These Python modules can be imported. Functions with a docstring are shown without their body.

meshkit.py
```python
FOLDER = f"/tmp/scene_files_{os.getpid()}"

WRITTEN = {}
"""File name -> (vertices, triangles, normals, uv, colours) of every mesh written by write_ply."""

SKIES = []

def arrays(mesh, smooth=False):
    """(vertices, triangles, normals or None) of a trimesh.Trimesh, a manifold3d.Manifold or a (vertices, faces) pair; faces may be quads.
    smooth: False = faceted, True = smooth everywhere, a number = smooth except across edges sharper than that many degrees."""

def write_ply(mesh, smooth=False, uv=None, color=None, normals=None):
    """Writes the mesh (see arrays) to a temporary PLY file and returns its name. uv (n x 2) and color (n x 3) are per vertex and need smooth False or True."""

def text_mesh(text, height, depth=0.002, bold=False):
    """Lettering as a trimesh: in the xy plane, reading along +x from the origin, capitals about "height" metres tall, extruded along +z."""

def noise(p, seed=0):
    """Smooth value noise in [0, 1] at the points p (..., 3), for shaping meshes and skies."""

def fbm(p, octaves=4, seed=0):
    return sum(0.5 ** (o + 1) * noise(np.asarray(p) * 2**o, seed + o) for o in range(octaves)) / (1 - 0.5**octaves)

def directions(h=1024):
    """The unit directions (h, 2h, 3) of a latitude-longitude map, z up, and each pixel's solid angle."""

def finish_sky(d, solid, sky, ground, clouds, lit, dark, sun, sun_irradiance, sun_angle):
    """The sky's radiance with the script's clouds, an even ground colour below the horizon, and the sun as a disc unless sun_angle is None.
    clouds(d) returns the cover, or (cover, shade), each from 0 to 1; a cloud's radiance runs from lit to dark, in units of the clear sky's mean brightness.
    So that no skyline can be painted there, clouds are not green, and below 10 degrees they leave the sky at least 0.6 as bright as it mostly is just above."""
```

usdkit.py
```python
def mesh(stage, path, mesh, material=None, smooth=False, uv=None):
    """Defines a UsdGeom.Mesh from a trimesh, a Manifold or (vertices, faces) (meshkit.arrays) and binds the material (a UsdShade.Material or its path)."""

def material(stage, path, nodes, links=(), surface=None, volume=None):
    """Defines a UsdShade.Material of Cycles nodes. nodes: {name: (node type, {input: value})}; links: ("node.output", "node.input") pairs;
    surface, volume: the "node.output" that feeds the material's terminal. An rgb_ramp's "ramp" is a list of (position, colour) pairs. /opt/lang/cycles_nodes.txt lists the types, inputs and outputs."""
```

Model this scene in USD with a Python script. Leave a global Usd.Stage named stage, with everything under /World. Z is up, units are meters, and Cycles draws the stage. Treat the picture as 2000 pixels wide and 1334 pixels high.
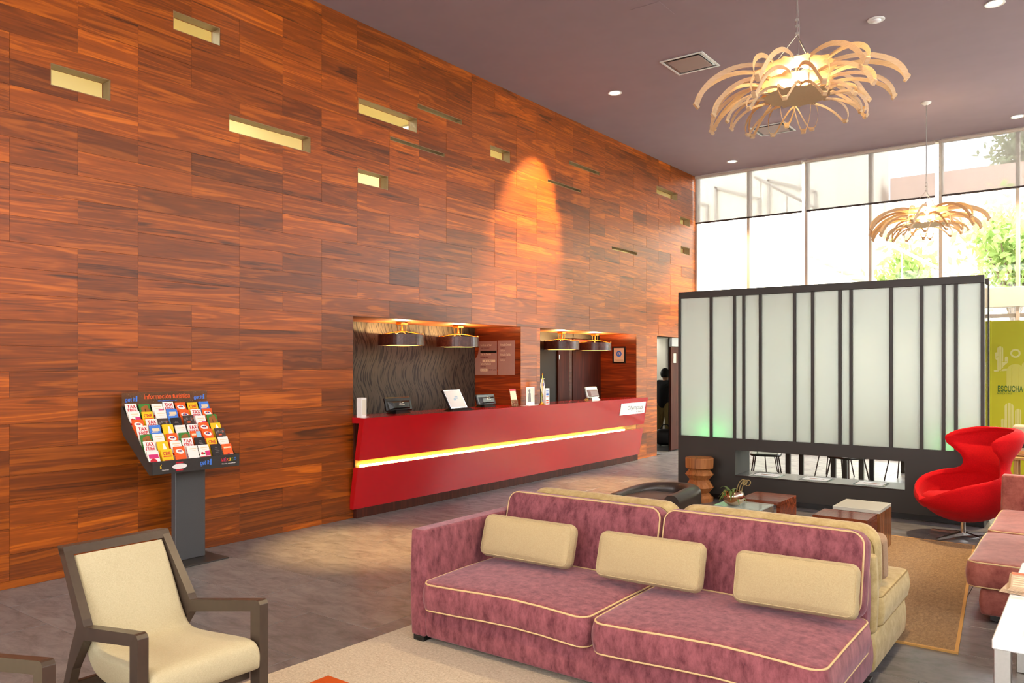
import math, random
import numpy as np, trimesh, shapely
from shapely.geometry import Polygon, box as sbox
from shapely.ops import unary_union
import manifold3d as mf
import usdkit, meshkit
from pxr import Usd, UsdGeom, UsdLux, UsdShade, Gf, Sdf, Vt

stage = Usd.Stage.CreateInMemory()
UsdGeom.SetStageUpAxis(stage, "Z")
UsdGeom.SetStageMetersPerUnit(stage, 1.0)
UsdGeom.Xform.Define(stage, "/World")
UsdGeom.Scope.Define(stage, "/World/Looks")
random.seed(7)
rng = np.random.default_rng(7)

# ---------------------------------------------------------------- camera, sky, exposure
# x: out from the wood wall, y: along it away from the camera, z: up (metres)
FPX, YAW, EYE = 1541.0, math.atan2(1149, 1541), (6.689, 0.0, 1.72)
cam = UsdGeom.Camera.Define(stage, "/World/Camera")
cam.CreateHorizontalApertureAttr(36.0)
cam.CreateVerticalApertureAttr(36.0 * 1334 / 2000)
cam.CreateFocalLengthAttr(36.0 * FPX / 2000)
cam.CreateVerticalApertureOffsetAttr(36.0 * (711 - 667) / 2000)
cam.CreateClippingRangeAttr((0.05, 500.0))
cam.CreateFStopAttr(0.0)
cam.CreateExposureAttr(-0.72)
_m = Gf.Matrix4d().SetRotate(Gf.Rotation(Gf.Vec3d(1, 0, 0), 90) * Gf.Rotation(Gf.Vec3d(0, 0, 1), math.degrees(YAW)))
_m.SetTranslateOnly(Gf.Vec3d(*EYE))
cam.AddTransformOp().Set(_m)

SKY = 8.0
dome = UsdLux.DomeLight.Define(stage, "/World/Sky")
dome.CreateIntensityAttr(SKY)
dome.CreateColorAttr(Gf.Vec3f(0.96, 0.985, 1.0))
SPOT_W, PEND_W, DRUM_W = 640.0, 22.0, 22.0
WARM = (1.0, 0.66, 0.30)

# ---------------------------------------------------------------- helpers
_count = {}
LIGHTS = UsdGeom.Scope.Define(stage, "/World/Lights")


def lin(r, g=None, b=None):
    c = np.array([r, g, b] if g is not None else [r, r, r], float) / 255
    return tuple(np.where(c <= 0.04045, c / 12.92, ((c + 0.055) / 1.055) ** 2.4))


def numbered(parent, name):
    k = _count.get((parent, name), 0)
    _count[(parent, name)] = k + 1
    return f"{parent}/{name}" + (f"_{k:03d}" if k else "")


class Thing:
    def __init__(self, path, loc=(0, 0, 0), rz=0.0):
        self.path, self.loc, self.rz = path, np.array(loc, float), rz
        self.prim = stage.GetPrimAtPath(path)

    def local(self, v):
        v = np.asarray(v, float) - self.loc
        if self.rz:
            c, s = math.cos(-self.rz), math.sin(-self.rz)
            v = v @ np.array([[c, s, 0], [-s, c, 0], [0, 0, 1]])
        return v


def data(prim, label=None, cat=None, group=None, kind=None):
    for k, v in (("label", label), ("category", cat), ("group", group), ("kind", kind)):
        if v:
            prim.SetCustomDataByKey(k, v)


def thing(name, label=None, cat=None, loc=(0, 0, 0), rz=0.0, group=None, kind=None, rot=None, scale=None):
    p = numbered("/World", name)
    x = UsdGeom.Xform.Define(stage, p)
    if any(loc):
        x.AddTranslateOp().Set(Gf.Vec3d(*map(float, loc)))
    if rz:
        x.AddRotateZOp().Set(math.degrees(rz))
    if rot:
        x.AddRotateXYZOp().Set(Gf.Vec3f(*rot))
    if scale:
        x.AddScaleOp().Set(Gf.Vec3f(scale, scale, scale))
    data(x.GetPrim(), label, cat, group, kind)
    return Thing(p, loc, rz)


def VF(m):
    if isinstance(m, MB):
        m = m.get()
    if hasattr(m, "to_mesh"):
        q = m.to_mesh()
        return np.asarray(q.vert_properties)[:, :3].astype(float), np.asarray(q.tri_verts)
    if hasattr(m, "vertices"):
        return np.asarray(m.vertices, float), np.asarray(m.faces)
    v, f = np.asarray(m[0], float), np.asarray(m[1], int)
    if f.shape[1] == 4:
        f = np.vstack([f[:, [0, 1, 2]], f[:, [0, 2, 3]]])
    return v, f


class MB:
    """collects shapes into one mesh"""
    def __init__(self, *ms):
        self.v, self.f, self.t, self.n = [], [], [], 0
        for m in ms:
            self.add(m)

    def add(self, m, tone=None):
        v, f = VF(m)
        self.v.append(v); self.f.append(f + self.n); self.n += len(v)
        self.t.append(np.tile(tone if tone is not None else (0.5, 0.5, 0.5), (len(v), 1)))
        return self

    def get(self):
        return np.vstack(self.v), np.vstack(self.f)

    def tones(self):
        return np.vstack(self.t)


def obj(name, m, mat, parent=None, label=None, smooth=False, tone=None, kind=None, cat=None, group=None):
    base = parent.path if isinstance(parent, Thing) else ("/World" if parent is None else parent)
    p = numbered(base, name)
    tones = m.tones() if isinstance(m, MB) and tone is True else None
    v, f = VF(m)
    if isinstance(parent, Thing):
        v = parent.local(v)
    g = usdkit.mesh(stage, p, (v, f), M[mat] if isinstance(mat, str) else mat, smooth)
    if tone is not None:
        t = tones if tones is not None else np.tile(tone, (len(v), 1))
        if len(g.GetPointsAttr().Get()) == len(t):
            UsdGeom.PrimvarsAPI(g).CreatePrimvar("tone", Sdf.ValueTypeNames.Color3fArray, "vertex").Set(Vt.Vec3fArray.FromNumpy(np.asarray(t, np.float32)))
    data(g.GetPrim(), label, cat, group, kind)
    r = Thing(p, parent.loc if isinstance(parent, Thing) else (0, 0, 0), parent.rz if isinstance(parent, Thing) else 0.0)
    return r


def struct(name, m, mat, tone=None, smooth=False):
    return obj(name, m, mat, None, kind="structure", tone=tone, smooth=smooth)


def dup(src, name, loc, label, rz=0.0, scale=None, rot=None, cat=None, group=None):
    r = thing(name, label, cat or src.prim.GetCustomDataByKey("category"), loc, rz, group or src.prim.GetCustomDataByKey("group"), None, rot, scale)
    r.prim.GetReferences().AddInternalReference(src.path)
    r.prim.SetInstanceable(True)
    return r


def box(x0, x1, y0, y1, z0, z1, ch=0.0):
    if x0 > x1: x0, x1 = x1, x0
    if y0 > y1: y0, y1 = y1, y0
    if z0 > z1: z0, z1 = z1, z0
    if ch <= 0:
        m = trimesh.creation.box(bounds=[[x0, y0, z0], [x1, y1, z1]])
        return np.array(m.vertices), np.array(m.faces)
    ch = min(ch, .45 * min(x1 - x0, y1 - y0, z1 - z0))
    pts = []
    for sx in (0, 1):
        for sy in (0, 1):
            for sz in (0, 1):
                c = np.array([(x0, x1)[sx], (y0, y1)[sy], (z0, z1)[sz]])
                d = np.array([1 - 2 * sx, 1 - 2 * sy, 1 - 2 * sz]) * ch
                for k in range(3):
                    e = d.copy(); e[k] = 0
                    pts.append(c + e)
    return VF(trimesh.convex.convex_hull(np.array(pts)))


def frame_of(d, up=(0, 0, 1)):
    d = np.asarray(d, float); d = d / np.linalg.norm(d)
    u = np.asarray(up, float)
    if abs(d @ u) > .98: u = np.array([1.0, 0, 0])
    s = np.cross(d, u); s /= np.linalg.norm(s)
    return d, s, np.cross(s, d)


def bar(a, b, w, t, ch=0.0, up=(0, 0, 1)):
    """rectangular bar from a to b: w across (side), t in the up-ish direction"""
    a, b = np.asarray(a, float), np.asarray(b, float)
    d, s, u = frame_of(b - a, up)
    L = np.linalg.norm(b - a)
    v, f = box(0, L, -w / 2, w / 2, -t / 2, t / 2, ch)
    return a + v[:, :1] * d + v[:, 1:2] * s + v[:, 2:] * u, f


def tube(path, r, n=8, closed=False, cap=True):
    P = np.asarray(path, float)
    R = np.broadcast_to(np.asarray(r, float), (len(P),))
    T = np.roll(P, -1, 0) - np.roll(P, 1, 0) if closed else np.gradient(P, axis=0)
    T /= np.maximum(np.linalg.norm(T, axis=1, keepdims=True), 1e-9)
    _, s, u = frame_of(T[0])
    rings = []
    for i in range(len(P)):
        s = s - T[i] * (s @ T[i]); s /= np.linalg.norm(s)
        u = np.cross(T[i], s)
        a = np.arange(n) * 2 * np.pi / n
        rings.append(P[i] + R[i] * (np.cos(a)[:, None] * s + np.sin(a)[:, None] * u))
    v = np.vstack(rings); m = len(P); f = []
    for i in range(m if closed else m - 1):
        j = (i + 1) % m
        for k in range(n):
            l = (k + 1) % n
            f += [[i * n + k, i * n + l, j * n + l], [i * n + k, j * n + l, j * n + k]]
    if not closed and cap:
        c0, c1 = len(v), len(v) + 1
        v = np.vstack([v, P[0], P[-1]])
        for k in range(n):
            l = (k + 1) % n
            f += [[c0, l, k], [c1, (m - 1) * n + k, (m - 1) * n + l]]
    return v, np.array(f)


def ribbon(path, wdir, w, t):
    """a flat strip along path: width w along wdir (per point), thickness t"""
    P, W = np.asarray(path, float), np.asarray(wdir, float)
    W = np.broadcast_to(W, P.shape); W = W / np.linalg.norm(W, axis=1, keepdims=True)
    w = np.broadcast_to(np.asarray(w, float), (len(P),))[:, None]
    T = np.gradient(P, axis=0); N = np.cross(T, W); N /= np.maximum(np.linalg.norm(N, axis=1, keepdims=True), 1e-9)
    a, b, c, d = P - W * w / 2 - N * t / 2, P + W * w / 2 - N * t / 2, P + W * w / 2 + N * t / 2, P - W * w / 2 + N * t / 2
    v = np.stack([a, b, c, d], 1).reshape(-1, 3); f = []
    for i in range(len(P) - 1):
        for k in range(4):
            l = (k + 1) % 4
            f += [[i * 4 + k, i * 4 + l, i * 4 + 4 + l], [i * 4 + k, i * 4 + 4 + l, i * 4 + 4 + k]]
    e = (len(P) - 1) * 4
    f += [[0, 2, 1], [0, 3, 2], [e, e + 1, e + 2], [e, e + 2, e + 3]]
    return v, np.array(f)


def lathe(profile, n=32, c=(0, 0, 0), sx=1.0, sy=1.0):
    pr = np.asarray(profile, float); m = len(pr)
    a = np.arange(n) * 2 * np.pi / n
    v = np.stack([np.outer(pr[:, 0], np.cos(a)) * sx, np.outer(pr[:, 0], np.sin(a)) * sy, np.repeat(pr[:, 1:2], n, 1)], -1).reshape(-1, 3) + np.asarray(c, float)
    f = []
    for i in range(m - 1):
        for k in range(n):
            l = (k + 1) % n
            f += [[i * n + k, i * n + l, i * n + n + l], [i * n + k, i * n + n + l, i * n + n + k]]
    mm = trimesh.Trimesh(v, f, process=False); mm.merge_vertices(); mm.update_faces(mm.nondegenerate_faces())
    return np.array(mm.vertices), np.array(mm.faces)


def rrect(a, b, R, n=6):
    R = max(min(R, a * .999, b * .999), 1e-4)
    pts = []
    for cx, cy, s in ((a - R, b - R, 0), (-a + R, b - R, 1), (-a + R, -b + R, 2), (a - R, -b + R, 3)):
        for k in range(n + 1):
            t = (s + k / n) * math.pi / 2
            pts.append((cx + R * math.cos(t), cy + R * math.sin(t)))
        # extra points along the straight side
        nx = [( -a + R, b), (-a, -b + R), (a - R, -b), (a, b - R)][s]
        p0 = np.array(pts[-1]); p1 = np.array(nx)
        for q in (.2, .4, .6, .8):
            pts.append(tuple(p0 + (p1 - p0) * q))
    return np.array(pts)


def cushion(a, b, c, R=.06, r=.03, puff=.03, puff_b=None, sag=None):
    """padded block centred at the origin, half sizes a, b, c, thickness along z. Returns mesh, top piping loop, bottom piping loop"""
    puff_b = puff if puff_b is None else puff_b
    dm = min(a, b) * .9995
    rings = []
    for q in (1, .8, .6, .42, .28, .16, .07, 0):
        d = r + (dm - r) * q
        z = c + puff * (1 - (1 - q) ** 2)
        rings.append((d, z))
    for k in range(1, 5):
        t = k / 4 * math.pi / 2
        rings.append((r - r * math.sin(t), c - r + r * math.cos(t)))
    side = [(-.008 * math.sin(math.pi * k / 4) * min(1, c / .08), c - r - (2 * c - 2 * r) * k / 4) for k in range(1, 4)]
    low = [(d, -z) for d, z in rings[8:]][::-1]
    bot = [(d, -(c + puff_b * (1 - (1 - q) ** 2))) for q in (0, .07, .16, .28, .42, .6, .8, 1) for d in (r + (dm - r) * q,)]
    allr = rings + side + low + bot[0:]
    loops = []
    for d, z in allr:
        L = rrect(a - d, b - d, R - d * .9)
        zz = np.full(len(L), z)
        if abs(z) > c - 1e-9:
            e = np.clip(1 - (np.abs(L[:, 0]) / (a - r * .6)) ** 2.4, 0, 1) ** .8 * np.clip(1 - (np.abs(L[:, 1]) / (b - r * .6)) ** 2.4, 0, 1) ** .8
            zz = c + puff * e if z > 0 else -c - puff_b * e
        loops.append(np.column_stack([L, zz]))
    n = len(loops[0]); v = np.vstack(loops); f = []
    for i in range(len(loops) - 1):
        for k in range(n):
            l = (k + 1) % n
            f += [[i * n + k, i * n + n + k, i * n + n + l], [i * n + k, i * n + n + l, i * n + l]]
    c0, c1 = len(v), len(v) + 1
    v = np.vstack([v, [0, 0, loops[0][:, 2].max()], [0, 0, loops[-1][:, 2].min()]])
    e = (len(loops) - 1) * n
    for k in range(n):
        l = (k + 1) % n
        f += [[c0, k, l], [c1, e + l, e + k]]
    k = r * .29
    L = rrect(a - k, b - k, R)
    return (v, np.array(f)), np.column_stack([L, np.full(len(L), c - k)]), np.column_stack([L, np.full(len(L), -c + k)])


def xf(m, R=None, t=(0, 0, 0)):
    v, f = VF(m)
    if R is not None: v = v @ np.asarray(R, float).T
    return v + np.asarray(t, float), f


def axes(x, y, z):
    return np.array([x, y, z], float).T


def rotx(d): c, s = math.cos(math.radians(d)), math.sin(math.radians(d)); return np.array([[1, 0, 0], [0, c, -s], [0, s, c]])
def roty(d): c, s = math.cos(math.radians(d)), math.sin(math.radians(d)); return np.array([[c, 0, s], [0, 1, 0], [-s, 0, c]])
def rotz(d): c, s = math.cos(math.radians(d)), math.sin(math.radians(d)); return np.array([[c, -s, 0], [s, c, 0], [0, 0, 1]])


def prism(poly, h, o, ex, ey):
    """extrude a shapely polygon (drawn in ex, ey from o) by h along ex x ey"""
    ex, ey = np.asarray(ex, float), np.asarray(ey, float); ez = np.cross(ex, ey)
    out = MB()
    for g in getattr(poly, "geoms", [poly]):
        if g.area < 1e-9: continue
        m = trimesh.creation.extrude_polygon(g, h, engine="earcut")
        v = np.array(m.vertices)
        out.add((np.asarray(o, float) + v[:, :1] * ex + v[:, 1:2] * ey + v[:, 2:] * ez, np.array(m.faces)))
    return out.get()


_texts = {}
def text(s, o, ex, ey, h, width=None, depth=.0012, bold=False, center=False):
    """flat lettering standing on the plane through o spanned by ex (reading direction) and ey (up)"""
    if (s, bold) not in _texts:
        m = meshkit.text_mesh(s, 1.0, .01, bold); _texts[s, bold] = (np.array(m.vertices), np.array(m.faces))
    v, f = _texts[s, bold]
    v = v.copy(); ww = v[:, 0].max()
    k = (width / ww) if width else h
    v = v * [k, h, depth / .01]
    if center: v[:, 0] -= ww * k / 2
    ex, ey = np.asarray(ex, float), np.asarray(ey, float); ex = ex / np.linalg.norm(ex); ey = ey / np.linalg.norm(ey)
    return np.asarray(o, float) + v[:, :1] * ex + v[:, 1:2] * ey + v[:, 2:] * np.cross(ex, ey), f


def hull(pts):
    return VF(trimesh.convex.convex_hull(np.asarray(pts, float)))


def limb(joints, rad, seg=16):
    """chain of hulls of spheres"""
    out = []
    for (a, b) in zip(range(len(joints) - 1), range(1, len(joints))):
        sp = [mf.Manifold.sphere(rad[k], seg).translate([float(q) for q in joints[k]]) for k in (a, b)]
        out.append(mf.Manifold.batch_hull(sp))
    return out


def smooth_union(parts, edge=.03, it=8):
    m = mf.Manifold.batch_boolean(parts, mf.OpType.Add).refine_to_length(edge)
    v, f = VF(m)
    t = trimesh.Trimesh(v, f, process=True)
    trimesh.smoothing.filter_taubin(t, iterations=it)
    return np.array(t.vertices), np.array(t.faces)


def light(name, kind, loc, power, color, aim=None, radius=.05, size=None, cone=None, soft=.4):
    p = numbered("/World/Lights", name)
    L = getattr(UsdLux, kind).Define(stage, p)
    L.CreateIntensityAttr(power); L.CreateColorAttr(Gf.Vec3f(*color)); L.CreateNormalizeAttr(True)
    if kind == "RectLight":
        L.CreateWidthAttr(size[0]); L.CreateHeightAttr(size[1])
    else:
        L.CreateRadiusAttr(radius)
    if cone:
        s = UsdLux.ShapingAPI.Apply(L.GetPrim()); s.CreateShapingConeAngleAttr(cone); s.CreateShapingConeSoftnessAttr(soft)
    m = Gf.Matrix4d(1)
    if aim is not None:
        z = -np.asarray(aim, float); z /= np.linalg.norm(z)
        _, s_, u_ = frame_of(-z, (0, 1, 0) if abs(z[2]) > .9 else (0, 0, 1))
        x = np.cross(u_, z)
        m = Gf.Matrix4d(*x, 0, *u_, 0, *z, 0, 0, 0, 0, 1)
    m.SetTranslateOnly(Gf.Vec3d(*map(float, loc)))
    L.AddTransformOp().Set(m)
    return L


# ---------------------------------------------------------------- materials
M = {}


def mat(name, nodes, links=(), surface="p.BSDF"):
    M[name] = usdkit.material(stage, f"/World/Looks/{name}", nodes, links, surface=surface)


def plain(name, col, rough=.5, metal=0.0, noise=0.0, scale=40.0, bump=0.0, spec=.5, dark=.8, **kw):
    """a colour with fine mottling and relief"""
    pr = {"roughness": rough, "metallic": metal, "specular_ior_level": spec, **kw}
    if not noise and not bump:
        return mat(name, {"p": ("principled_bsdf", {"base_color": col, **pr})})
    nodes = {"g": ("texture_coordinate", {}), "n": ("noise_texture", {"scale": scale, "detail": 4.0, "roughness": .6}),
             "r": ("rgb_ramp", {"ramp": [(.25, tuple(np.array(col) * (1 - noise))), (.75, tuple(np.minimum(1, np.array(col) * (1 + noise * .6))))]}), "p": ("principled_bsdf", pr)}
    links = [("g.object", "n.vector"), ("n.fac", "r.fac"), ("r.color", "p.base_color")]
    if bump:
        nodes["b"] = ("bump", {"strength": bump, "distance": .004}); links += [("n.fac", "b.height"), ("b.normal", "p.normal")]
    mat(name, nodes, links)


def emit(name, col, s):
    mat(name, {"e": ("emission", {"color": col, "strength": s})}, surface="e.emission")


def wood(name, light_c, mid_c, dark_c, along, rough=.36, tones=True, spec=.5, fine=1.0, coat=0.0, tone_lo=.52, tone_hi=1.22):
    """veneer: long figure along an axis, cathedral rings and dark streaks; the primvar tone = (shade, two random offsets)"""
    sc = {"x": (1.3, 16 * fine, 16 * fine), "y": (16 * fine, 1.3, 16 * fine), "z": (16 * fine, 16 * fine, 1.3)}[along]
    sc2 = tuple(q * .36 for q in sc)
    nodes = {"g": ("geometry", {}), "t": ("attribute", {"attribute": "tone"}), "off": ("vector_math", {"math_type": "multiply", "vector2": (37., 53., 71.)}),
             "add": ("vector_math", {"math_type": "add"}), "m1": ("mapping", {"scale": sc}), "m2": ("mapping", {"scale": sc2}),
             "n1": ("noise_texture", {"scale": 1.0, "detail": 6.0, "roughness": .62, "distortion": .6}),
             "n2": ("noise_texture", {"scale": 1.0, "detail": 3.0, "roughness": .5, "distortion": 1.3}),
             "ring": ("math", {"math_type": "multiply", "value2": 34.0}), "sn": ("math", {"math_type": "sine"}),
             "sn2": ("map_range", {"from_min": -1.0, "from_max": 1.0, "to_min": 0.0, "to_max": 1.0}),
             "mx": ("mix_float", {"fac": .30}), "mx2": ("mix_float", {"fac": .42}),
             "r": ("rgb_ramp", {"ramp": [(.24, dark_c), (.40, tuple(np.array(mid_c) * .75 + np.array(dark_c) * .25)), (.52, mid_c), (.70, light_c), (1., tuple(np.minimum(1, np.array(light_c) * 1.15)))]}),
             "p": ("principled_bsdf", {"roughness": rough, "specular_ior_level": spec, "coat_weight": coat, "coat_roughness": .12}), "b": ("bump", {"strength": .12, "distance": .002})}
    links = [("g.position", "add.vector1"), ("t.vector", "off.vector1"), ("off.vector", "add.vector2"), ("add.vector", "m1.vector"), ("add.vector", "m2.vector"),
             ("m1.vector", "n1.vector"), ("m2.vector", "n2.vector"), ("n2.fac", "ring.value1"), ("ring.value", "sn.value1"), ("sn.value", "sn2.value"),
             ("n1.fac", "mx.a"), ("sn2.result", "mx.b"), ("mx.result", "mx2.a"), ("n2.fac", "mx2.b"), ("mx2.result", "r.fac"), ("n1.fac", "b.height"), ("b.normal", "p.normal")]
    if tones:
        nodes["sep"] = ("separate_color", {}); nodes["mr"] = ("map_range", {"to_min": tone_lo, "to_max": tone_hi})
        nodes["mul"] = ("vector_math", {"math_type": "scale"})
        links += [("t.color", "sep.color"), ("sep.r", "mr.value"), ("r.color", "mul.vector1"), ("mr.result", "mul.scale"), ("mul.vector", "p.base_color")]
    else:
        links += [("r.color", "p.base_color")]
    mat(name, nodes, links)


def fabric(name, c0, c1, scale=9.0, rough=.9, sheen=.3, weave=0.0, contrast=(.35, .65), bump=.25, sheen_tint=(1, 1, 1), stretch=(1, 1, 1), dist=.6):
    nodes = {"g": ("texture_coordinate", {}), "mp": ("mapping", {"scale": stretch}), "n": ("noise_texture", {"scale": scale, "detail": 7.0, "roughness": .72, "distortion": dist}),
             "r": ("rgb_ramp", {"ramp": [(contrast[0], c0), (contrast[1], c1)]}), "n2": ("noise_texture", {"scale": 420.0, "detail": 2.0}),
             "b": ("bump", {"strength": bump, "distance": .002}), "p": ("principled_bsdf", {"roughness": rough, "sheen_weight": sheen, "sheen_roughness": .4, "sheen_tint": sheen_tint, "specular_ior_level": .2})}
    links = [("g.object", "mp.vector"), ("mp.vector", "n.vector"), ("n.fac", "r.fac"), ("r.color", "p.base_color"), ("g.object", "n2.vector"), ("n2.fac", "b.height"), ("b.normal", "p.normal")]
    mat(name, nodes, links)


wood("panel_wood", lin(206, 106, 17), lin(158, 74, 8), lin(52, 27, 9), "y", rough=.38, spec=.42, tone_lo=.40, tone_hi=1.18, fine=1.5)
wood("niche_wood", lin(186, 84, 26), lin(136, 52, 16), lin(58, 25, 12), "x", rough=.3, tones=False)
wood("soffit_wood", lin(196, 110, 50), lin(150, 76, 32), lin(80, 40, 20), "y", rough=.4, tones=False)
wood("table_wood", lin(214, 106, 36), lin(182, 76, 24), lin(96, 42, 16), "x", rough=.3, tones=False)
wood("cube_wood", lin(150, 78, 46), lin(116, 56, 34), lin(66, 32, 22), "x", rough=.14, tones=False, spec=.7)
wood("mirror_wood", lin(170, 112, 70), lin(130, 82, 50), lin(80, 50, 34), "z", rough=.2, tones=False, spec=.6)
wood("stump_wood", lin(196, 134, 74), lin(170, 106, 54), lin(110, 64, 32), "z", rough=.6, tones=False, fine=1.6)
wood("door_wood", lin(84, 38, 25), lin(68, 29, 20), lin(38, 18, 14), "z", rough=.55, tones=False, spec=.2)
wood("drum_wood", lin(98, 56, 44), lin(78, 42, 34), lin(46, 25, 22), "y", rough=.3, tones=False)
wood("pine_wood", lin(226, 184, 118), lin(206, 160, 96), lin(170, 122, 70), "z", rough=.5, tones=False)
plain("panel_back", lin(150, 92, 50), .6)
plain("slot_gold", lin(230, 170, 70), .5)
plain("seam_wall", lin(140, 88, 50), .6)
plain("ceiling_paint", lin(152, 132, 138), .85, noise=.05, scale=3)
plain("white_paint", lin(226, 222, 212), .6, noise=.03, scale=6)
plain("warm_paint", lin(242, 232, 188), .7, noise=.03, scale=4)
plain("cream_paint", lin(236, 226, 196), .7, noise=.03, scale=4)
plain("grey_wall", lin(176, 178, 160), .7, noise=.04, scale=5)
plain("liner", lin(150, 124, 86), .45, noise=.1, scale=30)
plain("wing_line", lin(172, 164, 154), .6)
plain("mullion", lin(200, 186, 172), .5, noise=.03, scale=20)
plain("red_lacquer", lin(186, 6, 20), .22, noise=.04, scale=2, coat_weight=.6, coat_roughness=.08)
plain("screen_frame", lin(52, 47, 42), .5, noise=.12, scale=200, bump=.05)
plain("dark_frame", lin(66, 54, 46), .32, noise=.15, scale=30)
plain("graphite", lin(74, 74, 76), .45, noise=.12, scale=160)
plain("stand_black", lin(52, 48, 46), .4, noise=.1, scale=60)
plain("black_plastic", lin(24, 21, 22), .25)
plain("black_leg", lin(20, 18, 17), .5)
plain("dark_metal", lin(70, 60, 56), .35, metal=.6)
plain("silver", lin(206, 206, 206), .25, metal=1.0)
plain("brushed", lin(190, 186, 180), .35, metal=.9, noise=.06, scale=80)
plain("chrome", lin(225, 225, 225), .08, metal=1.0)
plain("brass", lin(232, 178, 84), .22, metal=1.0)
plain("copper_bowl", lin(216, 190, 168), .12, metal=1.0)
plain("white_gloss", lin(240, 240, 240), .25)
plain("grey_gloss", lin(196, 198, 190), .12)
plain("white_frame", lin(228, 228, 226), .4)
plain("grey_plate", lin(208, 210, 208), .35, noise=.04, scale=40)
plain("taupe_board", lin(170, 130, 116), .5, noise=.05, scale=60)
plain("leather", lin(58, 48, 44), .32, noise=.2, scale=26, bump=.15)
plain("paper_white", lin(244, 240, 236), .6)
plain("newsprint", lin(206, 180, 150), .8, noise=.12, scale=60)
plain("skin", lin(196, 142, 112), .5)
plain("hair_dark", lin(26, 20, 18), .5, noise=.3, scale=120, bump=.3)
plain("jacket", lin(24, 23, 28), .8, noise=.2, scale=40)
plain("shirt_blue", lin(88, 116, 164), .8, noise=.12, scale=40)
plain("khaki", lin(150, 128, 76), .8, noise=.15, scale=40)
plain("bag", lin(40, 34, 36), .5, noise=.2, scale=60)
plain("leaf_green", lin(96, 120, 60), .45, noise=.3, scale=40)
plain("stem_tan", lin(150, 132, 84), .6)
plain("pavement", lin(214, 214, 216), .8, noise=.04, scale=2)
plain("brick_red", lin(204, 172, 160), .9, noise=.12, scale=14)
plain("stone_pale", lin(220, 214, 200), .9, noise=.06, scale=4)
plain("stone_olive", lin(176, 172, 140), .9, noise=.1, scale=3)
plain("bark", lin(110, 92, 72), .9, noise=.3, scale=20)
plain("radio_tan", lin(206, 178, 146), .5, noise=.08, scale=60)
plain("vent_panel", lin(150, 128, 120), .6)
plain("poster_green", lin(182, 182, 22), .6, noise=.03, scale=3)
plain("poster_pale", lin(206, 204, 130), .6)
plain("poster_pale2", lin(196, 194, 88), .6)
plain("poster_text", lin(64, 104, 30), .6)
plain("sconce_plate", lin(186, 178, 160), .4)
for n_, c_ in dict(ink_red=(200, 24, 44), ink_orange=(226, 84, 26), ink_yellow=(248, 200, 20), ink_blue=(44, 92, 190), ink_lblue=(150, 196, 226), ink_pink=(214, 44, 116), ink_green=(60, 130, 50),
                   ink_black=(34, 26, 28), ink_grey=(120, 112, 110), ink_cream=(236, 214, 178), ink_brown=(160, 96, 40), ink_dbrown=(70, 54, 48), ink_white=(244, 240, 236), ink_teal=(40, 150, 150), sign_ink=(116, 100, 84),
                   ink_violet=(70, 52, 130), word_orange=(236, 92, 22), word_blue=(70, 130, 226), ink_pale=(226, 218, 200), ink_maroon=(110, 50, 52)).items():
    plain(n_, lin(*c_), .5)
fabric("velvet", lin(88, 42, 51), lin(162, 96, 104), 17, sheen=.35, contrast=(.30, .74), sheen_tint=(1, .75, .85), stretch=(1.2, 1.2, .55), dist=.15)
fabric("velvet_rose", lin(118, 58, 54), lin(172, 104, 92), 9, dist=.2, sheen=.5, contrast=(.3, .7), sheen_tint=(1, .8, .75))
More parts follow.
